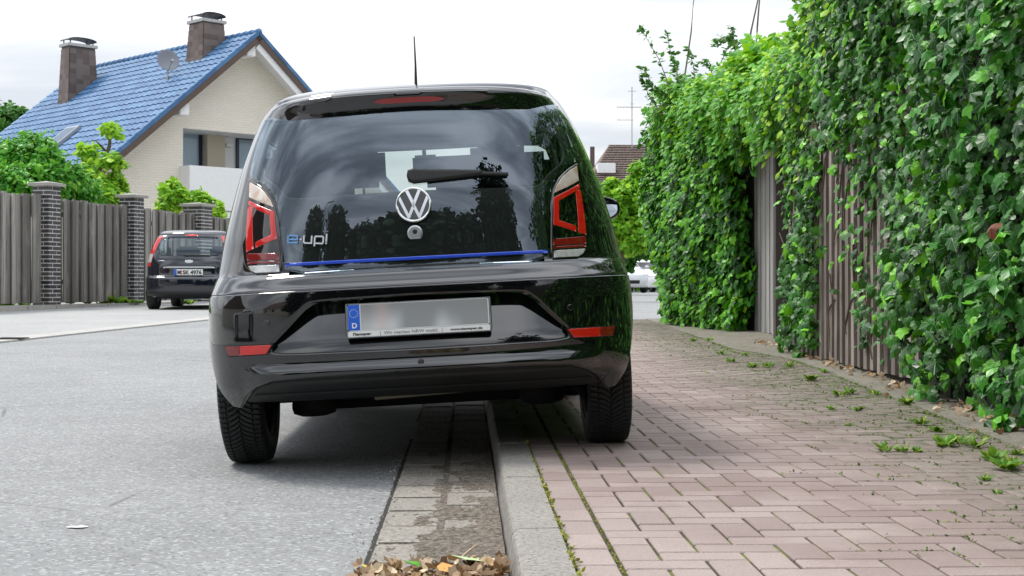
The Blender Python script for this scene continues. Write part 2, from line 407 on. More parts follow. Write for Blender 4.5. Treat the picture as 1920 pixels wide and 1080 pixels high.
for k, (x, y, t) in enumerate(seen):
    z = float(g(y)) + PAVE + random.uniform(-.0012, .0012); rr = (random.uniform(-.006, .006), random.uniform(-.006, .006), random.uniform(-.008, .008))
    if k < 296: inst('paver', {'H': PH, 'V': PV, 'S': PS}[t], pav, (x, y, z), rr)
    else:
        V, F = paver_mesh(*PD[t]); n = len(stV)
        stV += [(x + a, y + b + 0, z + c + a * math.tan(-rr[1]) ) for a, b, c in V]; stF += [tuple(q + n for q in f) for f in F]; stT += [random.random()] * len(V)
o = mobj('paver', stV, stF, M_PAV, pav, tint=stT); o['kind'] = 'stuff'
# ------------------------------------------------------------------ concrete footing along the fence
V = []; F = []; ysn = list(np.arange(0.6, 19.2, 0.25))
for y in ysn:
    x = edge_x(y); z = float(g(y)) + PAVE
    jx = random.uniform(-.012, .012)
    for dx, dz in ((jx, -.02), (jx + .006, .006 + random.uniform(0, .003)), (.20 + jx, .014), (.45, .018 + random.uniform(0, .008)), (.9, .03)):
        V.append((x + dx, y, z + dz))
for j in range(len(ysn) - 1):
    for i in range(4): a = j * 5 + i; F.append((a, a + 1, a + 6, a + 5))
o = mobj('fence_footing', V, F, M_PLINTH, smooth=False); o['kind'] = 'structure'

# small white paint fleck on the asphalt
mb = MB(); p = on_plane(146, 987, (0, 0, 0.0), (0, 0, 1))
pts = [(math.cos(t) * .035 * random.uniform(.6, 1.1), math.sin(t) * .022 * random.uniform(.6, 1.1)) for t in np.linspace(0, 2 * math.pi, 14)[:-1]]
mb.add([(x, y, 0.0035) for x, y in pts], [tuple(range(13))]); o = mb.obj('paint_fleck', plain('old_white_paint', (.62, .62, .6), .7)); o.location = (p[0], p[1], -.004)
props(o, 'small white fleck of old paint on the grey asphalt', 'paint fleck')
# ------------------------------------------------------------------ car bodies: one smooth surface P(x, w) per car
def pchip(xs, ys):
    xs = np.array(xs, float); ys = np.array(ys, float); h = np.diff(xs); d = np.diff(ys) / h
    m = np.zeros(len(xs)); m[0], m[-1] = d[0], d[-1]
    for i in range(1, len(xs) - 1):
        if d[i-1] * d[i] > 0:
            w1, w2 = 2*h[i] + h[i-1], h[i] + 2*h[i-1]; m[i] = (w1 + w2) / (w1 / d[i-1] + w2 / d[i])
    def f(x):
        x = np.clip(np.asarray(x, float), xs[0], xs[-1]); i = np.clip(np.searchsorted(xs, x) - 1, 0, len(h) - 1)
        t = (x - xs[i]) / h[i]
        return ((2*t**3 - 3*t**2 + 1) * ys[i] + (t**3 - 2*t**2 + t) * h[i] * m[i] + (-2*t**3 + 3*t**2) * ys[i+1] + (t**3 - t**2) * h[i] * m[i+1])
    return f
XR = 0.8 * math.pi / 2
class Body:
    def __init__(s, a, v0, v1, n=3.2, V=0.85, L=1.9, mods=()):
        s.a = pchip(*zip(*a)); s.v0 = pchip(*zip(*v0)); s.v1 = pchip(*zip(*v1)); s.n = n; s.Vf_ = pchip(*zip(*V)) if hasattr(V, '__len__') else (lambda w, V=V: np.full(np.shape(w), float(V))); s.L = L; s.mods = mods
    def P(s, x, w, off=0.0):
        x = np.asarray(x, float); w = np.asarray(w, float); x, w = np.broadcast_arrays(x, w)
        a, v0, v1 = s.a(w), s.v0(w), s.v1(w); sg = np.where(x < 0, -1.0, 1.0); ax = np.abs(x)
        V = np.maximum(s.Vf_(w), v0 + .25); Vf = np.maximum(v1 - .75, V + .05)
        ph = np.clip(ax / 0.8, 0, math.pi / 2); ph2 = np.clip((ax - XR - s.L) / 0.8, 0, math.pi / 2)
        r = (np.abs(np.sin(ph))**s.n + np.abs(np.cos(ph))**s.n)**(-1 / s.n)
        r2 = (np.abs(np.sin(ph2))**s.n + np.abs(np.cos(ph2))**s.n)**(-1 / s.n)
        rear = ax <= XR; front = ax > XR + s.L
        u = np.where(front, a * r2 * np.cos(ph2), np.where(rear, a * r * np.sin(ph), a))
        v = np.where(front, Vf + (v1 - Vf) * r2 * np.sin(ph2), np.where(rear, V - (V - v0) * r * np.cos(ph), V + (ax - XR) * (Vf - V) / s.L))
        return np.stack([u * sg, v, w], -1)
    def N(s, x, w):
        e = 2e-4; a = s.P(x + e, w) - s.P(x - e, w); b = s.P(x, w + e) - s.P(x, w - e)
        n = np.cross(a, b); return n / (np.linalg.norm(n, axis=-1, keepdims=True) + 1e-12)
    def Q(s, x, w, off):
        return s.P(x, w) + s.N(x, w) * np.asarray(off)[..., None]
    def NQ(s, x, w, offf):
        e = 4e-4
        a = s.Q(x + e, w, offf(x + e, w)) - s.Q(x - e, w, offf(x - e, w)); b = s.Q(x, w + e, offf(x, w + e)) - s.Q(x, w - e, offf(x, w - e))
        n = np.cross(a, b); return n / (np.linalg.norm(n, axis=-1, keepdims=True) + 1e-12)

def inside(poly, px, py):
    poly = np.asarray(poly); x0, y0 = poly[:, 0], poly[:, 1]; x1, y1 = np.roll(x0, -1), np.roll(y0, -1)
    px = np.asarray(px)[:, None]; py = np.asarray(py)[:, None]
    c = ((y0 > py) != (y1 > py)) & (px < (x1 - x0) * (py - y0) / (y1 - y0 + 1e-15) + x0)
    return (c.sum(1) % 2) == 1
def dist(polys, px, py):
    d = np.full(len(px), 1e9)
    for poly in polys:
        a = np.asarray(poly); b = np.roll(a, -1, 0); ab = b - a; L2 = (ab**2).sum(1) + 1e-15
        q = np.stack([px, py], -1)[:, None, :]
        t = np.clip(((q - a) * ab).sum(-1) / L2, 0, 1); pr = a + t[..., None] * ab
        d = np.minimum(d, np.sqrt(((q - pr)**2).sum(-1)).min(1))
    return d
def dens(poly, step):
    out = []; n = len(poly)
    for i in range(n):
        a = np.array(poly[i], float); b = np.array(poly[(i+1) % n], float); k = max(1, int(math.ceil(np.linalg.norm(b - a) / step)))
        for j in range(k): out.append(a + (b - a) * j / k)
    return np.array(out)
def chaikin(poly, it=2, k=.2):
    p = np.array(poly, float)
    for _ in range(it):
        q = np.roll(p, -1, 0); a = p * (1 - k) + q * k; b = p * k + q * (1 - k); p = np.stack([a, b], 1).reshape(-1, 2)
    return p
def patch(name, body, poly, mat, parent, r=0.004, base=0.003, step=0.012, holes=(), offf=None, skirt=0.012, smooth_it=0, smooth_k=.2, hole_it=0, hk=.2, normals=True):
    """A thick panel that follows the body surface: rounded edges, a skirt that goes in."""
    if smooth_it: poly = chaikin(poly, smooth_it, smooth_k)
    holes = [chaikin(h, hole_it, hk) if hole_it else np.array(h, float) for h in holes]
    area = np.sum(np.array(poly)[:, 0] * np.roll(np.array(poly)[:, 1], -1) - np.roll(np.array(poly)[:, 0], -1) * np.array(poly)[:, 1])
    poly = np.array(poly, float)
    if area < 0: poly = poly[::-1]
    loops = [dens(poly, step)]
    for h in holes:
        ar = np.sum(h[:, 0] * np.roll(h[:, 1], -1) - np.roll(h[:, 0], -1) * h[:, 1])
        if ar > 0: h = h[::-1]
        loops.append(dens(h, step))
    pts = np.concatenate(loops); edges = []; s0 = 0
    for lp in loops:
        n = len(lp); edges += [(s0 + i, s0 + (i + 1) % n) for i in range(n)]; s0 += n
    nb = len(pts)
    def ok(q, dmin):
        m = inside(poly, q[:, 0], q[:, 1])
        for h in holes: m &= ~inside(h, q[:, 0], q[:, 1])
        q = q[m]
        return q[dist([poly] + holes, q[:, 0], q[:, 1]) > dmin] if len(q) else q
    extra = []
    for lp in loops:
        t = np.roll(lp, -1, 0) - np.roll(lp, 1, 0); nn = np.stack([-t[:, 1], t[:, 0]], -1); nn /= np.linalg.norm(nn, axis=1, keepdims=True) + 1e-12
        for dd in (r * .35, r): extra.append(ok(lp + nn * dd, dd * .8))
    x0, y0 = poly.min(0); x1, y1 = poly.max(0)
    gx, gy = np.meshgrid(np.arange(x0 + step * .3, x1, step), np.arange(y0 + step * .3, y1, step)); gq = np.stack([gx.ravel(), gy.ravel()], -1)
    extra.append(ok(gq, r + step * .4))
    allp = np.concatenate([pts] + [e for e in extra if len(e)])
    res = delaunay_2d_cdt([Vector((float(a), float(b))) for a, b in allp], edges, [], 0, 1e-6)
    ov = np.array([(v.x, v.y) for v in res[0]]); fc = [tuple(f) for f in res[2]]
    cen = np.array([ov[list(f)].mean(0) for f in fc]); m = inside(poly, cen[:, 0], cen[:, 1])
    for h in holes: m &= ~inside(h, cen[:, 0], cen[:, 1])
    fc = [f for f, k in zip(fc, m) if k]
    def off(x, w):
        d = dist([poly] + holes, x, w)
        h = r * (np.sqrt(1 - (1 - np.clip(d / r, 0.04, 1))**2) - 1)
        o = base + h
        if offf is not None: o = o + offf(x, w)
        return o
    x, w = ov[:, 0], ov[:, 1]; Pp = body.Q(x, w, off(x, w)); Nn = body.NQ(x, w, off)
    Vv = list(Pp); NN = list(Nn); F = list(fc)
    # skirt from the true boundary edges
    cnt = {}
    for f in fc:
        for i in range(len(f)):
            a, b = f[i], f[(i+1) % len(f)]; cnt[(a, b)] = cnt.get((a, b), 0) + 1
    bed_ = [(a, b) for (a, b) in cnt if (b, a) not in cnt]
    Nb = body.N(x, w); mp = {}
    for a, b in bed_:
        for q in (a, b):
            if q not in mp:
                mp[q] = len(Vv); Vv.append(Pp[q] - Nb[q] * skirt); NN.append(Nn[q])
        F.append((b, a, mp[a], mp[b]))
    o = mobj(name, Vv, F, mat, parent, normals=NN if normals else None)
    return o
def hull(body, wrows, mat, parent, cuts=(), wheel=None, name='body', top=None, nrear=96, frontcols=40, flank=60, cut_front=()):
    xs = list(np.linspace(0, XR, nrear // 2 + 1)) + list(np.linspace(XR, XR + body.L, flank + 1))[1:] + list(np.linspace(XR + body.L, XR * 2 + body.L, frontcols // 2 + 1))[1:]
    xs = np.array([-q for q in xs[:0:-1]] + xs); nx = len(xs)   # from front centre round the left, rear, right and back to front centre
    V = []; NN = []
    for w in wrows:
        V.append(body.P(xs, np.full(nx, w))); NN.append(body.N(np.clip(xs, -(XR*2+body.L) + 1e-3, (XR*2+body.L) - 1e-3), np.full(nx, w)))
    X2 = [np.stack([xs, np.full(nx, w)], -1) for w in wrows]
    V = np.concatenate(V); NN = np.concatenate(NN); X2 = np.concatenate(X2)
    if wheel:
        for (wy, wz, wr) in wheel:
            m = (np.abs(X2[:, 0]) > .72) ; dy, dz = V[:, 1] - wy, V[:, 2] - wz; rr = np.hypot(dy, dz)
            near = m & (np.abs(rr - wr) < .022); k = np.where(near, wr / np.maximum(rr, 1e-6), 1)
            V[:, 1] = wy + dy * k; V[:, 2] = wz + dz * k
    F = []
    nr = len(wrows)
    cx_ = (X2.reshape(nr, nx, 2)[:-1, :-1] + X2.reshape(nr, nx, 2)[1:, 1:]) / 2; cx_ = cx_.reshape(-1, 2)
    Vg = V.reshape(nr, nx, 3); c3 = ((Vg[:-1, :-1] + Vg[1:, 1:] + Vg[1:, :-1] + Vg[:-1, 1:]) / 4).reshape(-1, 3)
    kill = np.zeros(len(cx_), bool)
    for c in cuts: kill |= inside(c, cx_[:, 0], cx_[:, 1])
    if wheel:
        for (wy, wz, wr) in wheel: kill |= (np.hypot(c3[:, 1] - wy, c3[:, 2] - wz) < wr - .002) & (np.abs(c3[:, 0]) > .35) & (np.abs(cx_[:, 0]) > .72)
    k = 0
    for j in range(nr - 1):
        for i in range(nx - 1):
            if not kill[k]: F.append((j*nx+i, j*nx+i+1, (j+1)*nx+i+1, (j+1)*nx+i))
            k += 1
    V = list(V); NN = list(NN)
    # roof: shrinking loops
    if top is not None:
        last = np.array(V[(nr-1)*nx:nr*nx]); cy_ = (last[:, 1].min() + last[:, 1].max()) / 2; c0 = np.array([0, cy_, 0])
        prev = (nr - 1) * nx; H = top - wrows[-1]
        for s in (.992, .975, .95, .92, .88, .82, .72, .6, .45, .3, .15, .01):
            lp = (last - c0) * np.array([s, s, 0]) + c0; z = wrows[-1] + H * (1 - s**5)**.6; lp[:, 2] = z
            st = len(V); V += list(lp)
            sl = np.stack([(last[:, 0]) , (last[:, 1] - cy_), np.zeros(nx)], -1); sl /= np.linalg.norm(sl, axis=1, keepdims=True)
            dz = H * .6 * (1 - s**5)**(-.4) * 5 * s**4; ln = np.linalg.norm((last - c0)[:, :2], axis=1)
            nn = sl * (dz / ln)[:, None] + np.array([0, 0, 1.0]); nn /= np.linalg.norm(nn, axis=1, keepdims=True); NN += list(nn)
            for i in range(nx - 1): F.append((prev+i, prev+i+1, st+i+1, st+i))
            prev = st
    o = mobj(name, V, F, mat, parent, normals=NN); return o

# ------------------------------------------------------------------ car materials
def m_paint(name, col, rough=0.06, coat=1.0, ior=1.35, metallic=0.0):
    m = NM(name); v = m.coord()
    dust = m.ramp(m.noise(v, 2.3, 5, .65), .45, .8, 0, .004)
    c = m.mix(dust, col, (.30, .29, .27))
    w = m.noise(v, 1.6, 2, .5)
    p = m.pbr(c, rough, metallic, m.bump(w, .018, .05), coat, ior); p.inputs['Coat IOR'].default_value = 1.66
    gn = m.n('ShaderNodeNewGeometry'); df = m.n('ShaderNodeBsdfDiffuse'); df.inputs[0].default_value = (.012, .012, .013, 1); mxs = m.n('ShaderNodeMixShader')   # unpainted inner side of the sheet
    m.t.links.new(gn.outputs['Backfacing'], mxs.inputs[0]); m.t.links.new(p.outputs[0], mxs.inputs[1]); m.t.links.new(df.outputs[0], mxs.inputs[2]); m.t.links.new(mxs.outputs[0], m.out.inputs[0]); return m.m
M_BLACK = m_paint('black_paint', (0.004, 0.004, 0.005))
M_GLOSSBLK = m_paint('gloss_black_glass', (0.002, 0.002, 0.003), .02, 0.0, 1.9)
M_TRIM = plain('black_trim', (0.006, 0.0065, 0.007), 0.42, 0, .15, 20, bump=.12, bscale=700)
M_RUBBER = plain('rubber', (0.010, 0.0105, 0.011), 0.62, 0, .25, 14)
M_DARK = plain('underbody', (0.005, 0.005, 0.005), 0.85, 0, .3, 12)
M_CHROME = plain('chrome', (0.86, 0.87, 0.88), 0.12, 1.0, .03)
M_CHROME_D = plain('satin_chrome', (0.52, 0.54, 0.56), 0.30, 1.0, .05)
M_WHITE = plain('white_print', (0.78, 0.78, 0.76), 0.45, 0, .03)
M_BLUE = plain('blue_strip', (0.015, 0.075, 0.62), 0.25, 0, .06, coat=.6)
M_EUBLUE = plain('plate_blue', (0.015, 0.12, 0.62), 0.4, 0, .05)
M_RED = plain('red_lens', (0.62, 0.012, 0.008), 0.10, 0, .15, 30, coat=1.0)
M_REDD = plain('dark_red_lens', (0.20, 0.006, 0.006), 0.10, 0, .2, 30, coat=1.0)
M_CLEAR = plain('clear_lens', (0.60, 0.60, 0.58), 0.12, 0.2, .3, 60, coat=1.0)
def m_orange():
    m = NM('pale_orange_lens'); v = m.coord()
    c = m.mix(m.ramp(m.noise(v, 22, 3), .35, .65), (.60, .40, .30), (.68, .62, .55)); m.pbr(c, .1, .1, None, 1.0); return m.m
M_ORANGE = m_orange()
def m_glass(name, tint, ior=1.7, boost=1.0):
    m = NM(name); tr = m.n('ShaderNodeBsdfTransparent'); tr.inputs[0].default_value = (*tint, 1)
    gl = m.n('ShaderNodeBsdfGlossy'); gl.inputs['Roughness'].default_value = .012; gl.inputs['Color'].default_value = (.76, .87, 1, 1)
    fr = m.n('ShaderNodeFresnel'); fr.inputs[0].default_value = ior; mx_ = m.n('ShaderNodeMixShader')
    gn = m.n('ShaderNodeNewGeometry'); m.set(fr.inputs[0], m.math('ADD', m.math('MULTIPLY', gn.outputs['Backfacing'], 1 / ior - ior), ior)); m.set(mx_.inputs[0], m.math('MULTIPLY', fr.outputs[0], boost, clamp=True)); m.t.links.new(tr.outputs[0], mx_.inputs[1]); m.t.links.new(gl.outputs[0], mx_.inputs[2])
    m.t.links.new(mx_.outputs[0], m.out.inputs[0]); return m.m
M_GLASS_T = m_glass('tinted_glass', (.74, .80, .77), 1.8, 1.7)
M_GLASS_C = m_glass('clear_glass', (.80, .86, .84), 1.5)
M_MIRROR = plain('mirror_glass', (.42, .46, .50), .02, 1.0, .02)
M_SEAT = plain('seat_fabric', (.020, .020, .022), .9, 0, .2)

# ------------------------------------------------------------------ the black small hatchback
CX, CY = -0.147, 5.17; ROLL = R(3.0)
car = empty('parked_car', (CX, CY, PAVE / 2), (0, -ROLL, 0), 'glossy black small hatchback parked with its right wheels up on the kerb', 'car')
B = Body(a=[(.15, .765), (.25, .795), (.35, .818), (.5, .825), (.66, .822), (.74, .815), (.85, .798), (.95, .772), (1.05, .742), (1.15, .710), (1.25, .672), (1.33, .636), (1.385, .603), (1.42, .572)],
         v0=[(.15, .25), (.22, .16), (.28, .085), (.33, .035), (.40, .008), (.50, 0), (.60, 0), (.675, .004), (.683, .008), (.69, .014), (.738, .051), (.7425, .0767), (.7445, .0773), (.80, .0845), (.9, .0945), (1.0, .108), (1.1, .129), (1.2, .156), (1.3, .190), (1.36, .218), (1.40, .25), (1.42, .28)],
         v1=[(.15, 3.45), (.3, 3.57), (.5, 3.60), (.65, 3.56), (.75, 3.45), (.84, 3.2), (.90, 2.85), (.95, 2.68), (1.1, 2.38), (1.25, 2.10), (1.36, 1.88), (1.42, 1.74)], n=3.1, V=[(.15, .48), (.60, .50), (.67, .56), (.76, .76), (.85, .80), (1.5, .80)])
def l2(p):   # world -> car local
    X, Y, Z = p[0] - CX, p[1] - CY, p[2] - PAVE / 2; c, s = math.cos(ROLL), math.sin(ROLL)
    return np.array([X * c + Z * s, Y, -X * s + Z * c])
def pxs(px, py, body=None):
    b = body or B; v = .1
    d = ray(px, py)
    for _ in range(40):
        p = np.array([0, 0, CAMH]) + d * ((CY + v) / d[1]); q = l2(p); a = float(b.a(q[2])); k = min(.9985, max(-.9985, q[0] / a))
        ph = 0.0 if abs(k) < 1e-6 else math.atan(1 / ((abs(k)**-b.n - 1)**(1 / b.n)))
        v0 = float(b.v0(q[2])); Vv = max(float(b.Vf_(q[2])), v0 + .25); r = (abs(math.sin(ph))**b.n + abs(math.cos(ph))**b.n)**(-1 / b.n)
        v = v * .5 + .5 * (Vv - (Vv - v0) * r * math.cos(ph))
    return (math.copysign(ph * .8, k), q[2])
def pl(pts): return [pxs(*p) for p in pts]
def mir(pts): return [(-x, w) for x, w in pts][::-1]
def sym(right_half):   # right half from top centre round to bottom centre, mirrored
    r_ = right_half; return r_ + [(-x, w) for x, w in r_[::-1] if abs(x) > .004]
def x_at_v(body, v, w):
    xs = np.linspace(0, XR + body.L, 900); P_ = body.P(xs, np.full(900, w)); return float(xs[np.argmin(np.abs(P_[:, 1] - v))])
def clean(half):   # right half: list of (x,w)
    return [(max(0.0, x), w) for x, w in half]
win_half = clean(pl([(786, 214), (900, 209), (1025, 205), (1046, 240), (1062, 296), (1030, 322), (1012, 350), (900, 352), (786, 356)]))
win_half[0] = (0, win_half[0][1]); win_half[-1] = (0, win_half[-1][1])
win_poly = sym(win_half)
XF = XR + B.L
gl_half = [(0, 1.352)] + pl([(900, 201), (1000, 200), (1040, 197), (1052, 218), (1066, 252), (1081, 300), (1062, 312), (1044, 329), (1033, 350), (1029, 385), (1028, 430), (1028, 489)]) + [(0, .745)]
glass_cut = [(x * .985, w) for x, w in sym(gl_half)]
ws_poly = [(XF + .42, .96), (XF + .38, 1.20), (XF + .42, 1.37), (XF + 1.255, 1.37), (XF + 1.255, .96)]
ws_cut = [np.array(ws_poly), np.array([(-x, w) for x, w in ws_poly])]
def sidewin(v0_, v1_, w0, w1, ins0=.10, ins1=.0):
    return [(x_at_v(B, v0_, w0), w0), (x_at_v(B, v1_, w0), w0), (x_at_v(B, v1_ - ins1, w1), w1), (x_at_v(B, v0_ + ins0, w1), w1)]
sw = [sidewin(.72, 1.25, 1.02, 1.33, .13, 0), sidewin(1.33, 2.25, .96, 1.34, .0, .45)]
sw_all = [np.array(p) for p in sw] + [np.array([(-x, w) for x, w in p]) for p in sw]
WH = [(.60, .297, .335), (3.007, .297, .335)]
rows = list(np.arange(.20, .66, .02)) + list(np.arange(.66, .80, .0055)) + list(np.arange(.80, 1.42, .02)) + [1.42]
bump_cut = np.array([(-1.13, .10), (1.13, .10), (1.13, .675), (-1.13, .675)])
hb = hull(B, rows, M_BLACK, car, cuts=[np.array(glass_cut), bump_cut] + ws_cut + sw_all, wheel=WH, top=1.478)

# dark inner shell behind the bumper so that gaps read black
inner = MB(); inner.box(-.58, .58, .16, .34, .32, .66); inner.obj('dark_gap_backing', M_DARK, car)

# --- bumper with its plate recess
rec_half = pl([(786, 553), (985, 547), (1006, 560), (1040, 592), (1063, 613), (1069, 631), (1040, 635), (786, 652)])
rec_half[0] = (0, rec_half[0][1]); rec_half[-1] = (0, rec_half[-1][1])
rec_half[1] = (rec_half[1][0], .633); rec_half[5] = (rec_half[5][0], .455); rec_half[6] = (rec_half[6][0], .447)
rec_half[0] = (0, .640); rec_half[-1] = (0, .444)
rec = sym(rec_half)
arch = []
for th in np.linspace(80, -8, 16):
    v = .60 - .350 * math.cos(R(th)); w = .297 + .350 * math.sin(R(th)); arch.append((x_at_v(B, v, w), w))
low = pl([(1137, 727), (1122, 706), (1100, 690), (1066, 680), (1000, 681)]) + [(0, .372)]
lowL = [(x, w) for x, w in low]
topw = .6765
bh = [(0, topw), (.5, topw), (.9, topw - .002), (arch[0][0], topw - .004)] + arch + [(lowL[0][0] + .012, .243)] + lowL
def blade(x, w):
    s = np.clip((.417 - w) / .042, 0, 1); t = np.clip((.66 - np.abs(x)) / .16, 0, 1)
    return .026 * s * s * (3 - 2 * s) * t * t * (3 - 2 * t)
bmp = patch('bumper', B, sym(bh), M_BLACK, car, r=.007, base=.002, step=.014, holes=[rec], offf=blade, skirt=.095, hole_it=2, hk=.12)
def recoff(x, w): return -(.006 + .074 * np.clip((w - .445) / .19, 0, 1.1))
patch('plate_recess', B, rec, M_BLACK, car, r=.002, base=.0, step=.016, offf=recoff, skirt=.0, smooth_it=2, smooth_k=.12)
# --- matt lower valance
vh = [(0, .365)] + pl([(1000, 685), (1063, 684), (1095, 694), (1118, 709), (1131, 724)]) + [(.69, .250), (.5, .246), (0, .250)]
def valoff(x, w): 
    t = np.clip((w - .325) / .045, 0, 1); return -.016 - .028 * t - .006 * np.clip((.275 - w) / .03, 0, 1)
patch('rear_valance', B, sym(vh), M_TRIM, car, r=.006, base=.0, step=.014, offf=valoff, skirt=.06)
patch('valance_ridge', B, [(-.60, .288), (.60, .288), (.62, .284), (-.62, .284)], M_TRIM, car, r=.002, base=-.010, step=.02, skirt=.012)
# --- reflectors low in the bumper
rf = pl([(1060, 615), (1154, 609), (1149, 631), (1073, 635)])
for side in (1, -1):
    q = rf if side > 0 else mir(rf)
    fr = patch('reflector', B, q, M_DARK, car, r=.003, base=.003, step=.01, skirt=.012)
    c = np.mean(q, 0)
    def shr(p, kx=.94, kw=.80, c=c): return [((x - c[0]) * kx + c[0], (w - c[1]) * kw + c[1]) for x, w in p]
    a = shr(q); xa, xb = (a[0][0], a[1][0]) if side > 0 else (a[3][0], a[2][0])
    def cutq(f0, f1, a=a, side=side):
        def le(p, r_, t): return (p[0] + (r_[0] - p[0]) * t, p[1] + (r_[1] - p[1]) * t)
        T0, T1, B1, B0 = (a[0], a[1], a[2], a[3]) if side > 0 else (a[3], a[2], a[1], a[0])
        return [le(T0, T1, f0), le(T0, T1, f1), le(B0, B1, f1), le(B0, B1, f0)]
    patch('reflector_lens', B, cutq(0, .62), M_RED, fr, r=.002, base=.005, step=.01, skirt=.004)
    patch('reflector_lens', B, cutq(.63, 1), M_REDD, fr, r=.002, base=.005, step=.01, skirt=.004)
# --- tailgate glass
gl_half = [(0, 1.352)] + pl([(900, 201), (1000, 200), (1040, 197), (1052, 218), (1066, 252), (1081, 300), (1062, 312), (1044, 329), (1033, 350), (1029, 385), (1028, 430), (1028, 489)]) + [(0, .745)]
patch('window_surround', B, sym(gl_half), M_TRIM, car, r=.004, base=-.004, step=.03, skirt=.010, holes=[win_poly], hole_it=2, smooth_it=1, smooth_k=.15)
patch('rear_window', B, sym(gl_half), M_GLASS_T, car, r=.005, base=.006, step=.02, skirt=.010, smooth_it=1, smooth_k=.15)
# --- tail lamps
lamp = pl([(1082, 304), (1062, 317), (1046, 333), (1036, 354), (1032, 385), (1031, 430), (1031, 487), (1070, 486), (1092, 480), (1104, 464), (1105, 430), (1099, 372), (1091, 335)])
pcs = [('indicator_lens', M_ORANGE, [(1079, 311.5), (1082.5, 340), (1037.5, 362.5), (1041.5, 349), (1052, 332.5), (1065, 321)]),
       ('light_guide', M_RED, [(1084, 345), (1036.3, 370.7), (1035.8, 421.3), (1077.8, 435), (1077.8, 424.4), (1046.7, 413.5), (1046.2, 377), (1084.5, 354)]),
       ('light_guide', M_RED, [(1076.5, 359), (1085.8, 356.5), (1096.5, 441), (1081.7, 436)]),
       ('fog_lens', M_REDD, [(1035.8, 448.5), (1096, 443.6), (1096.5, 457.4), (1035.8, 461)]),
       ('fog_lens', M_REDD, [(1035.8, 463), (1096.5, 459.4), (1096.5, 463.8), (1035.8, 467.2)]),
       ('reversing_lens', M_CLEAR, [(1036.8, 470.5), (1095.6, 467), (1091, 476.5), (1082, 482), (1037.6, 484)])]
for side in (1, -1):
    L = patch('tail_light', B, lamp if side > 0 else mir(lamp), M_GLOSSBLK, car, r=.006, base=.007, step=.014, skirt=.016, smooth_it=2, smooth_k=.18)
    for nm, mt, q in pcs:
        q = pl(q); q = q if side > 0 else mir(q)
        patch(nm, B, q, mt, L, r=.0018, base=.0085, step=.014, skirt=.004)
# --- blue strip, lock, sensors, wiper
patch('blue_strip', B, [(-.458, .7675), (.458, .7675), (.458, .7795), (-.458, .7795)], M_BLUE, car, r=.003, base=.010, step=.02, skirt=.006)
def circ(x, w, r, n=28, flat=None): return [(x + r * math.cos(t), max(w + r * math.sin(t), w - flat) if flat else w + r * math.sin(t)) for t in np.linspace(0, 2 * math.pi, n, endpoint=False)]
lk = patch('boot_lock', B, circ(0, .866, .0285, flat=.022), M_CHROME_D, car, r=.006, base=.014, step=.007, skirt=.01)
patch('lock_barrel', B, circ(0, .870, .0085, 16), M_TRIM, lk, r=.002, base=.017, step=.005, skirt=.005)
for x, w in ((0, .396), (pxs(1068, 569)[0], .563), (-pxs(1068, 569)[0], .563)):
    s_ = patch('parking_sensor', B, circ(x, w, .0115, 20), M_BLACK, car, r=.003, base=.006 + (.012 if x == 0 else 0), step=.006, skirt=.008)
arm = pl([(765, 323), (775, 320), (800, 321), (900, 322), (903, 325), (903, 331), (850, 338), (776, 346), (766, 342), (763, 333)])
wa = patch('wiper_arm', B, arm, M_TRIM, car, r=.008, base=.032, step=.010, skirt=.018)
patch('wiper_blade', B, pl([(900, 325.5), (950, 327), (951, 333), (900, 331.5)]), M_TRIM, wa, r=.004, base=.028, step=.010, skirt=.014)
# --- spoiler: a lip over the glass, made of cross-sections
xs_ = np.linspace(-1, 1, 61); tp = pl([(786, 172), (870, 169.5), (950, 171), (1010, 177), (1030, 184), (1042, 193)]); bt = pl([(786, 205), (900, 203.5), (990, 203), (1042, 196)])
tx = np.array([max(0, p[0]) for p in tp]); tw = np.array([p[1] for p in tp]); bx_ = np.array([max(0, p[0]) for p in bt]); bw_ = np.array([p[1] for p in bt])
XE = tx[-1]; V = []; F = []; NN = []
for s in xs_:
    x = s * XE; ax = abs(x); tap = max(0.0, 1 - abs(s)**5)
    wt = float(np.interp(ax, tx, tw)); wb = float(np.interp(ax, bx_, bw_)) - .003
    G = B.P(x, wb - .006).astype(float) + np.array([0, -.006, 0]); T = B.P(x, wt) + np.array([0, -.080 * tap, 0])
    Rr = B.P(x, 1.42)
    pts = [G + np.array([0, .02, 0]), G + (T - G) * .04, G + (T - G) * .5 + np.array([0, .006 * tap, 0]), G + (T - G) * .66 , T + np.array([0, .002 * tap, -.012 * tap]), T + np.array([0, .010 * tap, -.001 * tap]),
           T + np.array([0, .032 * tap + .004, .010 * tap + .001]), T + np.array([0, .09, .015 * tap + .002]), T + np.array([0, .20, .022 * tap + .002]), T + np.array([0, .34, .012 * tap])]
    V += pts
k = 10
for i in range(len(xs_) - 1):
    for j in range(k - 1): a = i * k + j; F.append((a, a + k, a + k + 1, a + 1))
sp = mobj('roof_spoiler', V, F, M_BLACK, car, smooth=True); autosmooth(sp, 40)
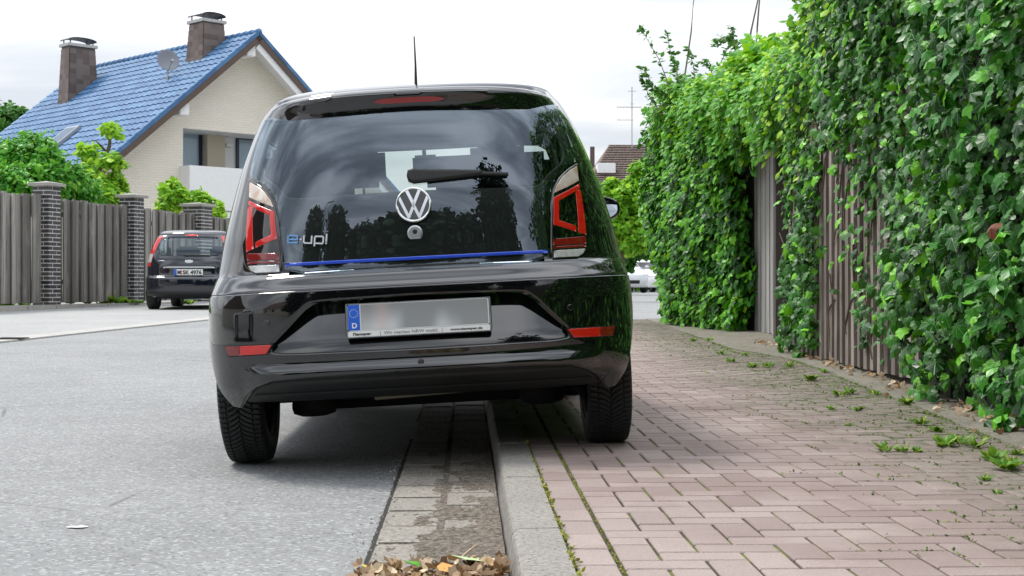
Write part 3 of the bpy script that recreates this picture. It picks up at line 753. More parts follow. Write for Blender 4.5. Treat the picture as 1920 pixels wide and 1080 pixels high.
# third brake light on the spoiler face
def sp_at(x, f):
    ax = abs(x); tap = 1 - abs(x / XE)**5
    wt = float(np.interp(ax, tx, tw)); wb = float(np.interp(ax, bx_, bw_)) - .003
    G = B.P(x, wb - .006) + np.array([0, -.006, 0]); T = B.P(x, wt) + np.array([0, -.080 * tap, 0]); return G + (T - G) * f + np.array([0, -.004, 0])
V = []; F = []
xsl = np.linspace(-.175, .175, 24)
for x in xsl:
    e = max(0.0, 1 - abs(x / .175)**6); lo, hi = .53 - .12 * e, .55 + .10 * e
    for f, o_ in ((lo, .006), (lo, 0), (hi, 0), (hi, .006)): V.append(sp_at(x, f) + np.array([0, o_, 0]))
for i in range(len(xsl) - 1):
    for j in range(3): a = i * 4 + j; F.append((a, a + 4, a + 5, a + 1))
mobj('brake_light', V, F, plain('brake_lens', (.26, .006, .006), .12, 0, .1, coat=1.0), car)
# --- badge frame helper
def frame(x, w, off, body=B):
    p = body.P(x, w); n = body.N(x, w); up = body.P(x, w + 1e-3) - body.P(x, w - 1e-3); up /= np.linalg.norm(up); rt = np.cross(-n, up) * -1
    rt = np.cross(up, n); rt /= np.linalg.norm(rt)
    if rt[0] < 0: rt = -rt
    o = p + n * off
    return Matrix(((rt[0], -n[0], up[0], o[0]), (rt[1], -n[1], up[1], o[1]), (rt[2], -n[2], up[2], o[2]), (0, 0, 0, 1)))
def strokes(mb, lines, wd, d0, d1, M, closed=False):
    for ln in lines:
        for i in range(len(ln) - 1):
            a = np.array(ln[i], float); b = np.array(ln[i+1], float); t = b - a; L = np.linalg.norm(t); t /= L; nn = np.array([-t[1], t[0]]) * wd / 2
            ex = t * wd * .35
            q = [a - ex - nn, b + ex - nn, b + ex + nn, a - ex + nn]; mb.prism([tuple(p) for p in q], d0 - 1e-5 * i, d1, M)
def ring(mb, r0, r1, d0, d1, M, n=64):
    V = []; F = []
    for k in range(n):
        t = 2 * math.pi * k / n; c, s = math.cos(t), math.sin(t)
        rm = (r0 + r1) / 2
        V += [(r0 * c, d1, r0 * s), (r0 * c, d0 + .0015, r0 * s), (rm * c, d0, rm * s), (r1 * c, d0 + .0015, r1 * s), (r1 * c, d1, r1 * s)]
    for k in range(n):
        a = k * 5; b = ((k + 1) % n) * 5
        for j in range(4): F.append((a + j, b + j, b + j + 1, a + j + 1))
    mb.add(V, F, M)
bx, bw = 0.0, pxs(775, 385)[1]
FM = frame(bx, bw, .012); RB = .0655
bd = MB(); bd.prism([(RB * .97 * math.cos(t), RB * .97 * math.sin(t)) for t in np.linspace(0, 2 * math.pi, 48, endpoint=False)], 0.0, .012, FM)
bdo = bd.obj('round_badge', M_GLOSSBLK, car)
mb = MB(); ring(mb, RB * .885, RB, -.006, .004, FM)
sc_ = lambda pts: [(a * RB, b * RB) for a, b in pts]
strokes(mb, [sc_([(-.37, .84), (-.02, .06)]), sc_([(.37, .84), (.02, .06)])], RB * .17, -.0045, .002, FM)
strokes(mb, [sc_([(-.80, .42), (-.30, -.72), (-.0, -.06)]), sc_([(.80, .42), (.30, -.72), (.0, -.06)])], RB * .16, -.0045, .002, FM)
mb.obj('badge_emblem', M_CHROME, bdo)
# --- lettering e-up! low on the tailgate
lx, lw = pxs(582, 450); LM = frame(lx, lw, .008); H = .0185
mb = MB(); e0 = -.083
def off2(pts, dx): return [(a + dx, b) for a, b in pts]
ew = .036
strokes(mb, [off2([(ew, -.001), (0, -.001)], e0), off2([(0, -.013), (0, .013)], e0), off2([(0, .013), (ew, .013), (ew, -.001)], e0), off2([(0, -.013), (ew, -.013)], e0)], .0058, -.004, 0, LM)
eo = mb.obj('lettering', plain('blue_enamel', (.22, .45, .80), .35, .3, .1), car)
mb = MB()
strokes(mb, [off2([(0, 0), (.004, 0)], e0 + .047)], .006, -.004, 0, LM)
strokes(mb, [off2([(0, .013), (0, -.009), (.004, -.013), (.030, -.013), (.030, .013)], e0 + .061)], .0055, -.004, 0, LM)
strokes(mb, [off2([(0, -.022), (0, .009), (.004, .013), (.030, .013), (.033, .009), (.033, -.009), (.030, -.013), (.004, -.013)], e0 + .103)], .0055, -.004, 0, LM)
strokes(mb, [off2([(0, .022), (0, -.004)], e0 + .148), off2([(0, -.0125), (0, -.0105)], e0 + .148)], .0055, -.004, 0, LM)
mb.obj('lettering', plain('silver_letters', (.72, .74, .76), .35, .35, .05), car)
# --- number plate
PW, PHt = .520, .110
p0 = pxs(786, 598); pc = B.P(0, p0[1]); PM = Matrix.Translation(Vector((0, -.004, .5585))) @ Matrix.Rotation(R(-6), 4, 'X')
def rrect(x0, x1, z0, z1, r, n=4):
    out = []
    for cxx, czz, a0 in ((x1 - r, z1 - r, 0), (x0 + r, z1 - r, 90), (x0 + r, z0 + r, 180), (x1 - r, z0 + r, 270)):
        for k in range(n + 1): t = R(a0 + 90 * k / n); out.append((cxx + r * math.cos(t), czz + r * math.sin(t)))
    return out
mb = MB(); mb.prism(rrect(-.265, .265, -.0675, .0605, .012), .0, .014, PM)
hold = mb.obj('plate_holder', plain('holder_plastic', (.015, .015, .016), .35), car)
mb = MB(); mb.prism(rrect(-.262, .262, -.0645, -.0615, .0012), -.005, .0, PM); mb.prism(rrect(-.262, -.2575, -.0615, .0575, .0012), -.005, .0, PM)
mb.prism(rrect(.2575, .262, -.0615, .0575, .0012), -.005, .0, PM); mb.prism(rrect(-.262, .262, .0575, .0595, .0009), -.005, .0, PM)
mb.obj('holder_rim', M_CHROME_D, hold)
mb = MB(); mb.prism(rrect(-.257, .257, -.0615, -.0405, .003), -.0045, 0, PM); mb.obj('advert_strip', M_WHITE, hold)
mb = MB(); mb.prism(rrect(-.256, .256, -.0395, .0570, .008), -.003, 0, PM); plate = mb.obj('number_plate', M_WHITE, car)
def m_blur():
    m = NM('smeared_print'); v = m.coord(); sp_ = m.n('ShaderNodeSeparateXYZ'); m.set(sp_.inputs[0], v)
    n1 = m.noise(m.coord(scale=(1.0, 0.0, .35)), 7.5, 1, .3); c = m.mix(m.ramp(n1, .36, .62), (.30, .31, .31), (.62, .64, .65))
    z = m.ramp(sp_.outputs[2], .525, .61); c = m.mix(z, c, (.27, .28, .28))
    pk = m.math('MULTIPLY', m.ramp(m.math('ABSOLUTE', m.math('ADD', sp_.outputs[0], .135)), .0, .05, 1, 0), .35); c = m.mix(pk, c, (.66, .45, .43))
    m.pbr(c, .45); return m.m
mb = MB(); mb.prism(rrect(-.209, .252, -.0365, .0540, .003), -.0036, 0, PM); mb.obj('plate_face', m_blur(), plate)
mb = MB(); mb.prism(rrect(-.255, -.2125, -.0375, .0555, .003), -.0038, 0, PM); mb.obj('country_band', M_EUBLUE, plate)
mb = MB()
for k in range(12):
    t = R(30 * k); cx0, cz0 = -.234 + .0145 * math.cos(t), .024 + .0145 * math.sin(t)
    star = [(cx0 + (.0024 if q % 2 == 0 else .0011) * math.sin(R(36 * q)), cz0 + (.0024 if q % 2 == 0 else .0011) * math.cos(R(36 * q))) for q in range(10)][::-1]
    mb.prism(star, -.0046, -.0036, PM)
mb.obj('star_ring', M_WHITE, plate)
def text(name, s, size, mat, parent, M, x, z, width=None, depth=.0006, y=-.0048, align='LEFT', shear=0.0, bold=0.0):
    cu = bpy.data.curves.new(name, 'FONT'); cu.body = s; cu.size = size; cu.extrude = depth; cu.align_x = align; cu.shear = shear; cu.offset = bold; cu.resolution_u = 3
    to = bpy.data.objects.new(name, cu); COL.objects.link(to); bpy.context.view_layer.update()
    me = bpy.data.meshes.new_from_object(to.evaluated_get(bpy.context.evaluated_depsgraph_get())); bpy.data.objects.remove(to)
    V = np.array([v.co[:] for v in me.vertices]); k = 1.0
    if width: k = width / (V[:, 0].max() - V[:, 0].min())
    T = M @ Matrix.Translation((x, y, z)) @ Matrix.Rotation(R(90), 4, 'X') @ Matrix.Diagonal((k, 1, 1, 1))
    me.transform(T); me.name = name; me.materials.clear(); me.materials.append(mat)
    return link(bpy.data.objects.new(name, me), parent)
M_INK = plain('black_ink', (.02, .02, .02), .5)
M_INKG = plain('grey_ink', (.16, .16, .17), .5)
text('lettering', 'D', .026, M_WHITE, plate, PM, -.2425, -.029, y=-.0042, bold=.0008)
text('lettering', 'Tiemeyer', .0135, M_INK, hold, PM, -.243, -.0560, width=.068, y=-.0050, shear=.25, bold=.0004)
text('lettering', '|  Wir machen NRW mobil.  |', .0165, M_INKG, hold, PM, -.143, -.0565, width=.225, y=-.0050)
text('lettering', 'www.tiemeyer.de', .0115, M_INK, hold, PM, .112, -.0555, width=.116, y=-.0050, shear=.2, bold=.0003)
# --- wheels
def tyre_mesh(Rr=.297, W=.168, nth=600):
    hw = W / 2
    sidep = [(.176, .066), (.180, .073), (.20, .0835), (.235, .088), (.262, .086), (.280, .081), (.288, .0775)]
    xs = [-x for r, x in sidep]; rs = [r for r, x in sidep]
    tread = np.linspace(-.0735, .0735, 37); rt = Rr - .004 * (np.abs(tread) / .0735)**4 - .0015 * (np.abs(tread) / .0735)**2
    X = np.array(xs + list(tread) + [-x for x in xs[::-1]]); RRr = np.array(rs + list(rt) + rs[::-1]); nx = len(X)
    th = np.linspace(0, 2 * math.pi, nth, endpoint=False)
    TH, XX = np.meshgrid(th, X, indexing='ij'); RR2 = np.tile(RRr, (nth, 1)).copy()
    arc = TH * Rr; pitch = 2 * math.pi * Rr / 84
    ax = np.abs(XX); shift = np.where(XX < 0, pitch * .5, 0)
    ph_ = np.mod((arc + .040 * (1 - np.exp(-ax * 30)) + shift) / pitch, 1)
    tread_m = ax < .080
    gr = (ph_ < .33) & tread_m & (ax > .004)
    gr |= (ax < .0022)
    gr |= (np.abs(ax - .050) < .0018) & (ph_ > .5)
    RR2 -= np.where(gr, .0070, 0)
    V = np.stack([XX, np.sin(TH) * RR2, -np.cos(TH) * RR2], -1).reshape(-1, 3)
    i, j = np.meshgrid(np.arange(nth), np.arange(nx - 1), indexing='ij'); a = (i * nx + j).ravel(); b = (((i + 1) % nth) * nx + j).ravel()
    F = np.stack([a, a + 1, b + 1, b], -1)
    return V, F
TV, TF = tyre_mesh(); TY = mesh_of('tyre', TV, TF, M_RUBBER)
rimb = MB(); MR = Matrix.Rotation(R(90), 4, 'Y')
rimb.lathe([(.178, -.07), (.186, -.078), (.186, -.06), (.165, -.045), (.16, .03), (.17, .06), (.186, .068), (.186, .076), (.176, .072), (.05, .05), (.0, .055)], 40, MR)
for k in range(8):
    rimb.box(-.014, .014, .03, .17, .052, .068, MR @ Matrix.Rotation(R(45 * k), 4, 'Z'))
RIM = rimb.mesh('rim', plain('alloy', (.32, .33, .34), .32, .9), True)
disc = MB(); disc.lathe([(.0, -.03), (.13, -.03), (.13, -.01), (0, -.01)], 28, MR); DISC = disc.mesh('brake_drum', M_DARK)
for (vy) in (.60, 3.007):
    for sx in (-1, 1):
        we = empty('wheel', (sx * .716, vy, .297), (0, 0, 0 if sx > 0 else math.pi), parent=car)
        inst('tyre', TY, we, rot=(0, 0, 0) if sx > 0 else (0, 0, 0)); inst('rim', RIM, we); inst('brake_drum', DISC, we)
# arch liners
for vy in (.60, 3.007):
    for sx in (-1, 1):
        V = []; F = []; mb = MB()
        for q, th in enumerate(np.linspace(0, math.pi, 25)):
            v_ = vy - .338 * math.cos(th); w_ = .297 + .338 * math.sin(th)
            xo = float(np.max(np.abs(B.P(x_at_v(B, v_, w_), w_)[0]))) - .012
            for x in (.50, xo): V.append((sx * x, v_, w_))
        for q in range(24): F.append((2*q, 2*q+1, 2*q+3, 2*q+2))
        F.append(tuple(range(0, 50, 2)))
        mb.add(V, F); mb.obj('arch_liner', M_DARK, car)
# --- underside
mb = MB(); mb.box(-.50, .50, .95, 2.85, .165, .30, b=.01); mb.box(-.74, .74, 2.4, 2.6, .2, .3); mb.box(-.5, .5, .30, .98, .255, .30); mb.obj('floor_pan', M_DARK, car)
mb = MB(); mb.tube([(-.66, .66, .262), (.66, .66, .262)], .038, 14); mb.tube([(-.52, .60, .22), (-.52, 1.1, .30)], .03, 8); mb.tube([(.52, .60, .22), (.52, 1.1, .30)], .03, 8)
mb.obj('rear_axle', M_DARK, car, smooth=True)
for sx in (-1, 1):
    mb = MB(); mb.lathe([(.0, .165), (.055, .167), (.085, .178), (.092, .20), (.090, .235), (.07, .29), (0, .30)], 28, Matrix.Translation((sx * .465, .66, .0)))
    mb.obj('spring_seat', M_DARK, car, smooth=True)
mb = MB(); mb.box(-.20, .26, .48, .74, .236, .252, M=Matrix.Rotation(R(-2), 4, 'Y'), b=.004); mb.obj('heat_shield', plain('shield_metal', (.22, .20, .15), .5, .4, .3), car)
# --- interior
mb = MB(); mb.box(-.72, .72, .42, 2.75, .62, .66); mb.box(-.70, .70, 2.30, 2.75, .66, .93, b=.05); mb.box(-.66, .66, .30, .72, .66, .80)
mb.obj('cabin_trim', M_SEAT, car)
lpx = B.P(np.linspace(-XR*2-B.L, XR*2+B.L, 90), np.full(90, 1.405)); c0_ = np.array([0, (lpx[:, 1].min() + lpx[:, 1].max()) / 2, 0]); V = []; F = []
for s_ in (.97, .85, .6, .3, .02): V += [((p - c0_) * np.array([s_, s_, 0]) + c0_ + np.array([0, 0, 1.392 + .06 * (1 - s_**2.6)**.8])) for p in lpx]
for j in range(4):
    for i in range(89): F.append((j*90+i, j*90+i+1, (j+1)*90+i+1, (j+1)*90+i))
mobj('headliner', V, F, M_SEAT, car)
def seat(u, v, wtop, wd, hw, ht):
    s_ = MB(); s_.box(u - wd / 2, u + wd / 2, v, v + .12, .68, wtop - ht - .03, b=.035); s_.box(u - wd / 2, u + wd / 2, v, v + .48, .66, .80, b=.04)
    o = s_.obj('seat', M_SEAT, car, smooth=True)
    h = MB(); h.box(u - hw / 2, u + hw / 2, v + .02, v + .12, wtop - ht, wtop, b=.035); h.tube([(u - .06, v + .07, wtop - ht - .1), (u - .06, v + .07, wtop - ht + .02)], .007, 6); h.tube([(u + .06, v + .07, wtop - ht - .1), (u + .06, v + .07, wtop - ht + .02)], .007, 6)
    h.obj('headrest', M_SEAT, o, smooth=True)
seat(-.35, 1.62, 1.36, .56, .34, .20); seat(.36, 1.62, 1.36, .56, .26, .22)
seat(-.44, .62, 1.26, .44, .36, .26); seat(.30, .62, 1.20, .66, .52, .16)
mb = MB(); mb.box(-.06, .07, 2.00, 2.03, 1.24, 1.335, b=.012); mb.tube([(0, 2.04, 1.33), (0, 1.96, 1.40)], .01, 6); mb.obj('interior_mirror', M_TRIM, car)
# --- other glass
XFe = XF + XR
wsp = [(XF + .42, .96), (XF + .38, 1.20), (XF + .43, 1.37)] + [(XFe + (XFe - XF - .43), 1.37), (XFe + (XFe - XF - .38), 1.20), (XFe + (XFe - XF - .42), .96)]
class Wrap:   # continue the surface past the front centre line
    def __init__(s, b): s.b = b
    def _f(s, x): x = np.asarray(x, float); m = x > XFe; return np.where(m, 2 * XFe - x, x), m
    def P(s, x, w): xx, m = s._f(x); p = s.b.P(xx, w); p[..., 0] = np.where(m, -p[..., 0], p[..., 0]); return p
    def N(s, x, w):
        e = 2e-4; a = s.P(np.asarray(x) + e, w) - s.P(np.asarray(x) - e, w); b = s.P(x, np.asarray(w) + e) - s.P(x, np.asarray(w) - e); n = np.cross(a, b); return n / (np.linalg.norm(n, axis=-1, keepdims=True) + 1e-12)
    Q = Body.Q; NQ = Body.NQ
cxw = XFe; wso = [(cxw + (x - cxw) * 1.10, w + (.035 if w > 1.3 else (-.05 if w < 1.0 else 0))) for x, w in wsp]
patch('windscreen_surround', Wrap(B), wso, M_TRIM, car, r=.003, base=-.004, step=.05, skirt=.006, holes=[[(cxw + (x - cxw) * .95, w + (-.012 if w > 1.3 else (.02 if w < 1.0 else 0))) for x, w in wsp]], hole_it=2)
patch('windscreen', Wrap(B), wsp, M_GLASS_C, car, r=.003, base=.002, step=.05, skirt=.006)
for p in sw:
    for q in (p, mir(p)):
        patch('side_window', B, q, M_GLASS_C, car, r=.003, base=.001, step=.05, skirt=.006)
# door seams and handles on both flanks
for sgn in (1, -1):
    for vv in (1.29, 2.33):
        q = [(x_at_v(B, vv, w), w) for w in np.linspace(.36, .94, 12)] + [(x_at_v(B, vv, w) + .006, w) for w in np.linspace(.94, .36, 12)]
        patch('door_seam', B, q if sgn > 0 else mir(q), M_DARK, car, r=.001, base=.0012, step=.05, skirt=.002)
    q = [(x_at_v(B, 1.40, .84), .84), (x_at_v(B, 1.56, .84), .84), (x_at_v(B, 1.56, .87), .87), (x_at_v(B, 1.40, .87), .87)]
    patch('door_handle', B, q if sgn > 0 else mir(q), M_BLACK, car, r=.01, base=.03, step=.02, skirt=.03)
# --- door mirrors
for sgn in (1, -1):
    mm = Matrix.Translation((sgn * .91, 2.38, 1.035)) @ Matrix.Rotation(R(-8 * sgn), 4, 'Z')
    bm = bmesh.new(); bmesh.ops.create_uvsphere(bm, u_segments=28, v_segments=18, radius=1)
    for v in bm.verts:
        x, y, z = v.co; fx = math.copysign(abs(x)**.72, x) * .105; fz = math.copysign(abs(z)**.72, z) * .068
        fy = y * .085 if y > 0 else max(y, -.25) * .10
        k = 1 - .22 * max(0, sgn * x) ; v.co = (fx, fy, fz * k)
    bm.verts.index_update(); mb = MB(); mb.add([v.co for v in bm.verts], [[q.index for q in f.verts] for f in bm.faces], mm); bm.free()
    mb.box(-.06 if sgn > 0 else -.09, .09 if sgn > 0 else .06, -.01, .05, -.085, -.045, Matrix.Translation((sgn * .80, 2.38, 1.035)), b=.01)
    o = mb.obj('door_mirror', M_BLACK, car, smooth=True)
    V = [(math.copysign(abs(math.cos(t))**.72, math.cos(t)) * .092, -.0285 + .16 * math.copysign(abs(math.sin(t))**.72, math.sin(t)) * .056, math.copysign(abs(math.sin(t))**.72, math.sin(t)) *   .056 * (1 - .22 * max(0, sgn * math.cos(t)))) for t in np.linspace(0, 2 * math.pi, 32, endpoint=False)]
    g_ = MB(); g_.add(V, [tuple(range(32))[::1]], mm); g_.obj('mirror_glass', M_MIRROR, o)
# --- aerial
ap = l2(at(780, 160, 5.17 + .52)); mb = MB(); a0 = Vector((ap[0], .52, 1.438))
mb.lathe([(.0, .022), (.010, .022), (.018, .017), (.032, .009), (.036, 0), (.036, -.02)], 20, Matrix.Translation(a0)); ao = mb.obj('aerial', M_TRIM, car, smooth=True)
mb = MB(); mb.tube([a0 + Vector((0, 0, .015)), a0 + Vector((0, .0, .045)), a0 + Vector((.002, .012, .12)), a0 + Vector((.002, .02, .234))], [.0085, .0062, .0042, .0032], 10); mb.obj('aerial_rod', M_TRIM, ao, smooth=True)
# ------------------------------------------------------------------ leaves
IVY_V = np.array([(0, .32, .06), (0, .0, 0), (.27, -.13, -.05), (.50, .10, -.10), (.41, .30, -.05), (.46, .52, -.11), (.25, .66, -.04), (0, 1.0, -.12), (-.25, .66, -.04), (-.46, .52, -.11), (-.41, .30, -.05), (-.50, .10, -.10), (-.27, -.13, -.05)])
IVY_F = np.array([(0, i, i % 12 + 1) for i in range(1, 13)])
LF_V = np.array([(0, 0, 0), (.20, .30, -.05), (.22, .60, -.06), (0, 1.0, -.12), (-.22, .60, -.06), (-.20, .30, -.05), (0, .45, .03)])
LF_F = np.array([(6, 0, 1), (6, 1, 2), (6, 2, 3), (6, 3, 4), (6, 4, 5), (6, 5, 0)])
BL_V = np.array([(0, 0, 0), (.36, .25, -.06), (.38, .62, -.08), (0, .95, -.10), (-.38, .62, -.08), (-.36, .25, -.06), (0, .40, .04)])
def norm(a): return a / (np.linalg.norm(a, axis=-1, keepdims=True) + 1e-9)
def leaf_arrays(tv, tf, pos, nrm, tip, size, tint):
    z = norm(nrm); t = tip - z * (tip * z).sum(-1, keepdims=True); y = norm(t); x = np.cross(y, z)
    Vv = pos[:, None, :] + size[:, None, None] * (tv[None, :, 0:1] * x[:, None, :] + tv[None, :, 1:2] * y[:, None, :] + tv[None, :, 2:3] * z[:, None, :])
    n, k = len(pos), len(tv)
    F = (tf[None] + (np.arange(n) * k)[:, None, None]).reshape(-1, 3)
    return Vv.reshape(-1, 3), F, np.repeat(tint, k), np.tile(tv, (n, 1))
def leaves(name, tv, tf, pos, nrm, tip, size, tint, mat, parent=None, kind='stuff'):
    V, F, T, U = leaf_arrays(tv, tf, pos, nrm, tip, size, tint)
    o = mobj(name, V, F, mat, parent, tint=T, uv=U)
    if kind: o['kind'] = kind
    return o
def m_leaf(name, dark, mid, bright, veins=0.0, rough=.38, trans=.22, p_bright=.85, yellow=None):
    m = NM(name); r = m.rnd(); v = m.wpos()
    c = m.mix(m.ramp(r, .0, .65, smooth=False), dark, mid); c = m.mix(m.ramp(r, p_bright - .1, min(1, p_bright + .08)), c, bright)
    c = m.mix(m.ramp(m.noise(v, 45, 3), .35, .75, 0, .35), c, dark)
    nrm = None
    if veins:
        at_ = m.n('ShaderNodeAttribute'); at_.attribute_name = 'leafuv'; sp_ = m.n('ShaderNodeSeparateXYZ'); m.set(sp_.inputs[0], at_.outputs['Vector'])
        ax = m.math('ABSOLUTE', sp_.outputs[0]); ang = m.math('ARCTAN2', ax, sp_.outputs[1]); rr = m.math('SQRT', m.math('ADD', m.math('MULTIPLY', ax, ax), m.math('MULTIPLY', sp_.outputs[1], sp_.outputs[1])))
        a2 = m.math('ABSOLUTE', m.math('SUBTRACT', m.math('FRACT', m.math('ADD', m.math('DIVIDE', ang, .68), .5)), .5)); dd = m.math('MULTIPLY', m.math('MULTIPLY', a2, .68), rr)
        vm_ = m.ramp(dd, .006, .034, 1, 0)
        c = m.mix(m.math('MULTIPLY', vm_, veins), c, (.16, .30, .12)); nrm = m.bump(m.math('MULTIPLY', vm_, -1), .35, .004)
    p = m.pbr(c, rough, 0, nrm, ior=1.38); tl = m.n('ShaderNodeBsdfTranslucent'); m.set(tl.inputs[0], m.mix(.5, c, bright)); mxs = m.n('ShaderNodeMixShader'); mxs.inputs[0].default_value = trans
    m.t.links.new(p.outputs[0], mxs.inputs[1]); m.t.links.new(tl.outputs[0], mxs.inputs[2]); m.t.links.new(mxs.outputs[0], m.out.inputs[0]); return m.m
M_IVY = m_leaf('ivy_leaf_green', (.004, .038, .003), (.050, .270, .008), (.20, .60, .016), veins=.42, rough=.36, trans=.10, p_bright=.88)
M_IVYN = m_leaf('near_ivy_leaf', (.004, .040, .004), (.034, .225, .012), (.15, .54, .020), veins=.75, rough=.34, trans=.10, p_bright=.88)
M_CREEP = m_leaf('fresh_leaf_green', (.03, .20, .008), (.16, .50, .015), (.45, .72, .03), rough=.42, trans=.35, p_bright=.80)
M_LAUREL = m_leaf('laurel_green', (.03, .17, .012), (.09, .38, .03), (.30, .62, .07), rough=.33, trans=.30, p_bright=.80)
M_LIME = m_leaf('lime_green', (.13, .36, .02), (.25, .54, .03), (.48, .72, .07), rough=.45, trans=.40, p_bright=.75)
M_DTREE = m_leaf('backlit_tree_green', (.004, .014, .004), (.010, .030, .008), (.02, .055, .012), rough=.6, trans=.1)  # leaf colour darkened to paint these trees as backlit silhouettes
M_TREE = m_leaf('tree_green', (.025, .11, .015), (.07, .24, .03), (.17, .38, .05), rough=.5, trans=.25)
M_DRY = m_leaf('dry_leaf', (.12, .06, .03), (.30, .17, .09), (.50, .34, .17), rough=.6, trans=.15, p_bright=.7)
M_STEM = plain('stem_bark', (.10, .08, .05), .85, 0, .4, 30)
M_STEMG = plain('green_stem', (.16, .20, .06), .7, 0, .3, 30)
def blob(c, r, n, inner=.55, seed=0, rough=.25, zsq=1.0, cut=None):
    """positions and outward normals on a lumpy shell"""
    q = np.random.default_rng(seed); d = norm(q.normal(size=(n, 3))); ph = q.uniform(0, 6.28, 6); k = np.ones(n)
    for i in range(6): f = norm(q.normal(size=(1, 3)))[0] * (2 + i); k += rough * .45 * np.sin(d @ f * 2 + ph[i])
    rad = inner + (1 - inner) * q.random(n)**.45
    p = np.array(c) + d * np.array(r) * (k * rad)[:, None]
    return p, norm(d / np.array(r)), q
def bush(name, label, cat, blobs, mat, size, tv=LF_V, tf=LF_F, group=None, stem=None, trunk=None, base=None, jit=.9, sv=.35, leafname='foliage'):
    allc = np.array([b[0] for b in blobs]); b0 = base if base is not None else (allc[:, 0].mean(), allc[:, 1].mean(), 0)
    root = empty(name, b0, label=label, cat=cat, group=group); P_, N_, T_ = [], [], []
    for i, (c, r, n) in enumerate(blobs):
        p, nn, q = blob(c, r, n, seed=hash((round(c[0], 2), round(c[1], 2), i)) % 9999); P_.append(p); N_.append(nn)
        clump = np.sin(p[:, 0] * 5 + i) * np.sin(p[:, 1] * 4) * np.sin(p[:, 2] * 5 + 1) ; T_.append(np.clip(.45 + .3 * clump + q.normal(size=n) * .22, 0, .999))
    P_ = np.concatenate(P_); N_ = np.concatenate(N_); T_ = np.concatenate(T_); q = np.random.default_rng(5)
    nn = norm(N_ * .7 + np.array([0, 0, .55]) + q.normal(size=P_.shape) * jit * .55); tip = N_ * .8 + q.normal(size=P_.shape) * .6 + np.array([0, 0, -.15])
    leaves(leafname, tv, tf, P_ - np.array(b0), nn, tip, size * (1 + sv * q.normal(size=len(P_))).clip(.4, 1.8), T_, mat, root)
    if stem:
        mb = MB()
        for pts, r in stem: mb.tube([Vector(p) - Vector(b0) for p in pts], r, 7)
        mb.obj(trunk or 'stem', M_STEM, root, smooth=True)
    return root

# ------------------------------------------------------------------ wood
def m_wood(name, a, b, streak=.6, moss=0.0):
    m = NM(name); r = m.rnd(); tc = m.n('ShaderNodeTexCoord'); ad = m.n('ShaderNodeVectorMath', operation='ADD'); cb = m.n('ShaderNodeCombineXYZ')
    m.set(cb.inputs[0], m.math('MULTIPLY', r, 37.0)); m.set(cb.inputs[1], m.math('MULTIPLY', r, 91.0)); m.t.links.new(tc.outputs['Object'], ad.inputs[0]); m.t.links.new(cb.outputs[0], ad.inputs[1])
    mp_ = m.n('ShaderNodeMapping'); m.t.links.new(ad.outputs[0], mp_.inputs[0]); mp_.inputs['Scale'].default_value = (1, 1, .055); v = mp_.outputs[0]
    gr = m.noise(v, 120, 5, .7, .3); gb = m.noise(v, 26, 3, .6)
    c = m.mix(r, a, b); c = m.mix(m.ramp(gb, .38, .66, 0, .55), c, tuple(x * .55 for x in a)); c = m.mix(m.ramp(gr, .50, .72, 0, streak), c, tuple(x * .28 for x in a))
    c = m.mix(m.ramp(m.noise(m.wpos(scale=(1, 1, .4)), 2.2, 4), .5, .75, 0, .5), c, tuple(min(1, x * 1.3) for x in b))
    sp_ = m.n('ShaderNodeSeparateXYZ'); m.set(sp_.inputs[0], m.wpos())
    if moss: c = m.mix(m.math('MULTIPLY', m.ramp(m.noise(m.wpos(), 5, 4), .45, .65), moss), c, (.07, .09, .03))
    m.pbr(c, .88, normal=m.bump(m.math('ADD', gr, gb), .55, .006)); return m.m
M_WOODG = m_wood('weathered_grey_wood', (.125, .115, .102), (.36, .338, .31), .85)
M_WOODB = m_wood('weathered_brown_wood', (.19, .152, .132), (.42, .36, .325), .8, moss=.12)
M_WOODD = m_wood('shaded_dark_wood', (.045, .038, .034), (.09, .078, .070), .7, moss=.3)  # boards darkened in colour for the shade behind the ivy
M_WOODP = m_wood('pale_gate_wood', (.27, .262, .25), (.40, .39, .37), .6)
def board_mesh(w, h, t, top='flat', mat=None):
    mb = MB(); c = .004
    zt = h
    pr = [(-w/2, 0), (w/2, 0), (w/2, zt - (.02 if top == 'chip' else 0)), (w/2 - .02, zt), (-w/2 + .025, zt), (-w/2, zt - .018)]
    mb.prism(pr, -t / 2, t / 2); return mb.mesh('fence_board', mat)

# ------------------------------------------------------------------ left fence: brick pillars and wooden bays
FP = [np.array([-7.9 - .235 * 3.4, 23.55]), np.array([-7.9, 27.0]), np.array([-7.11, 30.4]), np.array([-6.32, 33.6]), np.array([-5.5, 37.0])]
FB = .42     # fence base height
def m_brick():
    m = NM('dark_clinker_brick'); r = m.rnd(); v = m.wpos()
    c = m.mix(r, (.022, .022, .028), (.075, .070, .072)); c = m.mix(m.ramp(m.noise(v, 30, 4), .5, .75, 0, .5), c, (.19, .17, .16))
    m.pbr(c, .55, normal=m.bump(m.noise(v, 90, 3), .4, .004)); return m.m
M_BRICK = m_brick(); M_MORT = plain('pale_mortar', (.58, .57, .54), .95, 0, .2, 20, bump=.5)
fa = math.atan2(FP[2][1] - FP[1][1], FP[2][0] - FP[1][0]); PILROT = fa - R(90) + R(-8)
def brickmesh(L, W, H):
    mb = MB(); mb.box(-L/2, L/2, -W/2, W/2, 0, H); me = mb.mesh('brick', M_BRICK); return me
pw = .365; bh_, mo = .060, .020
bA = brickmesh(.238, .115, bh_)
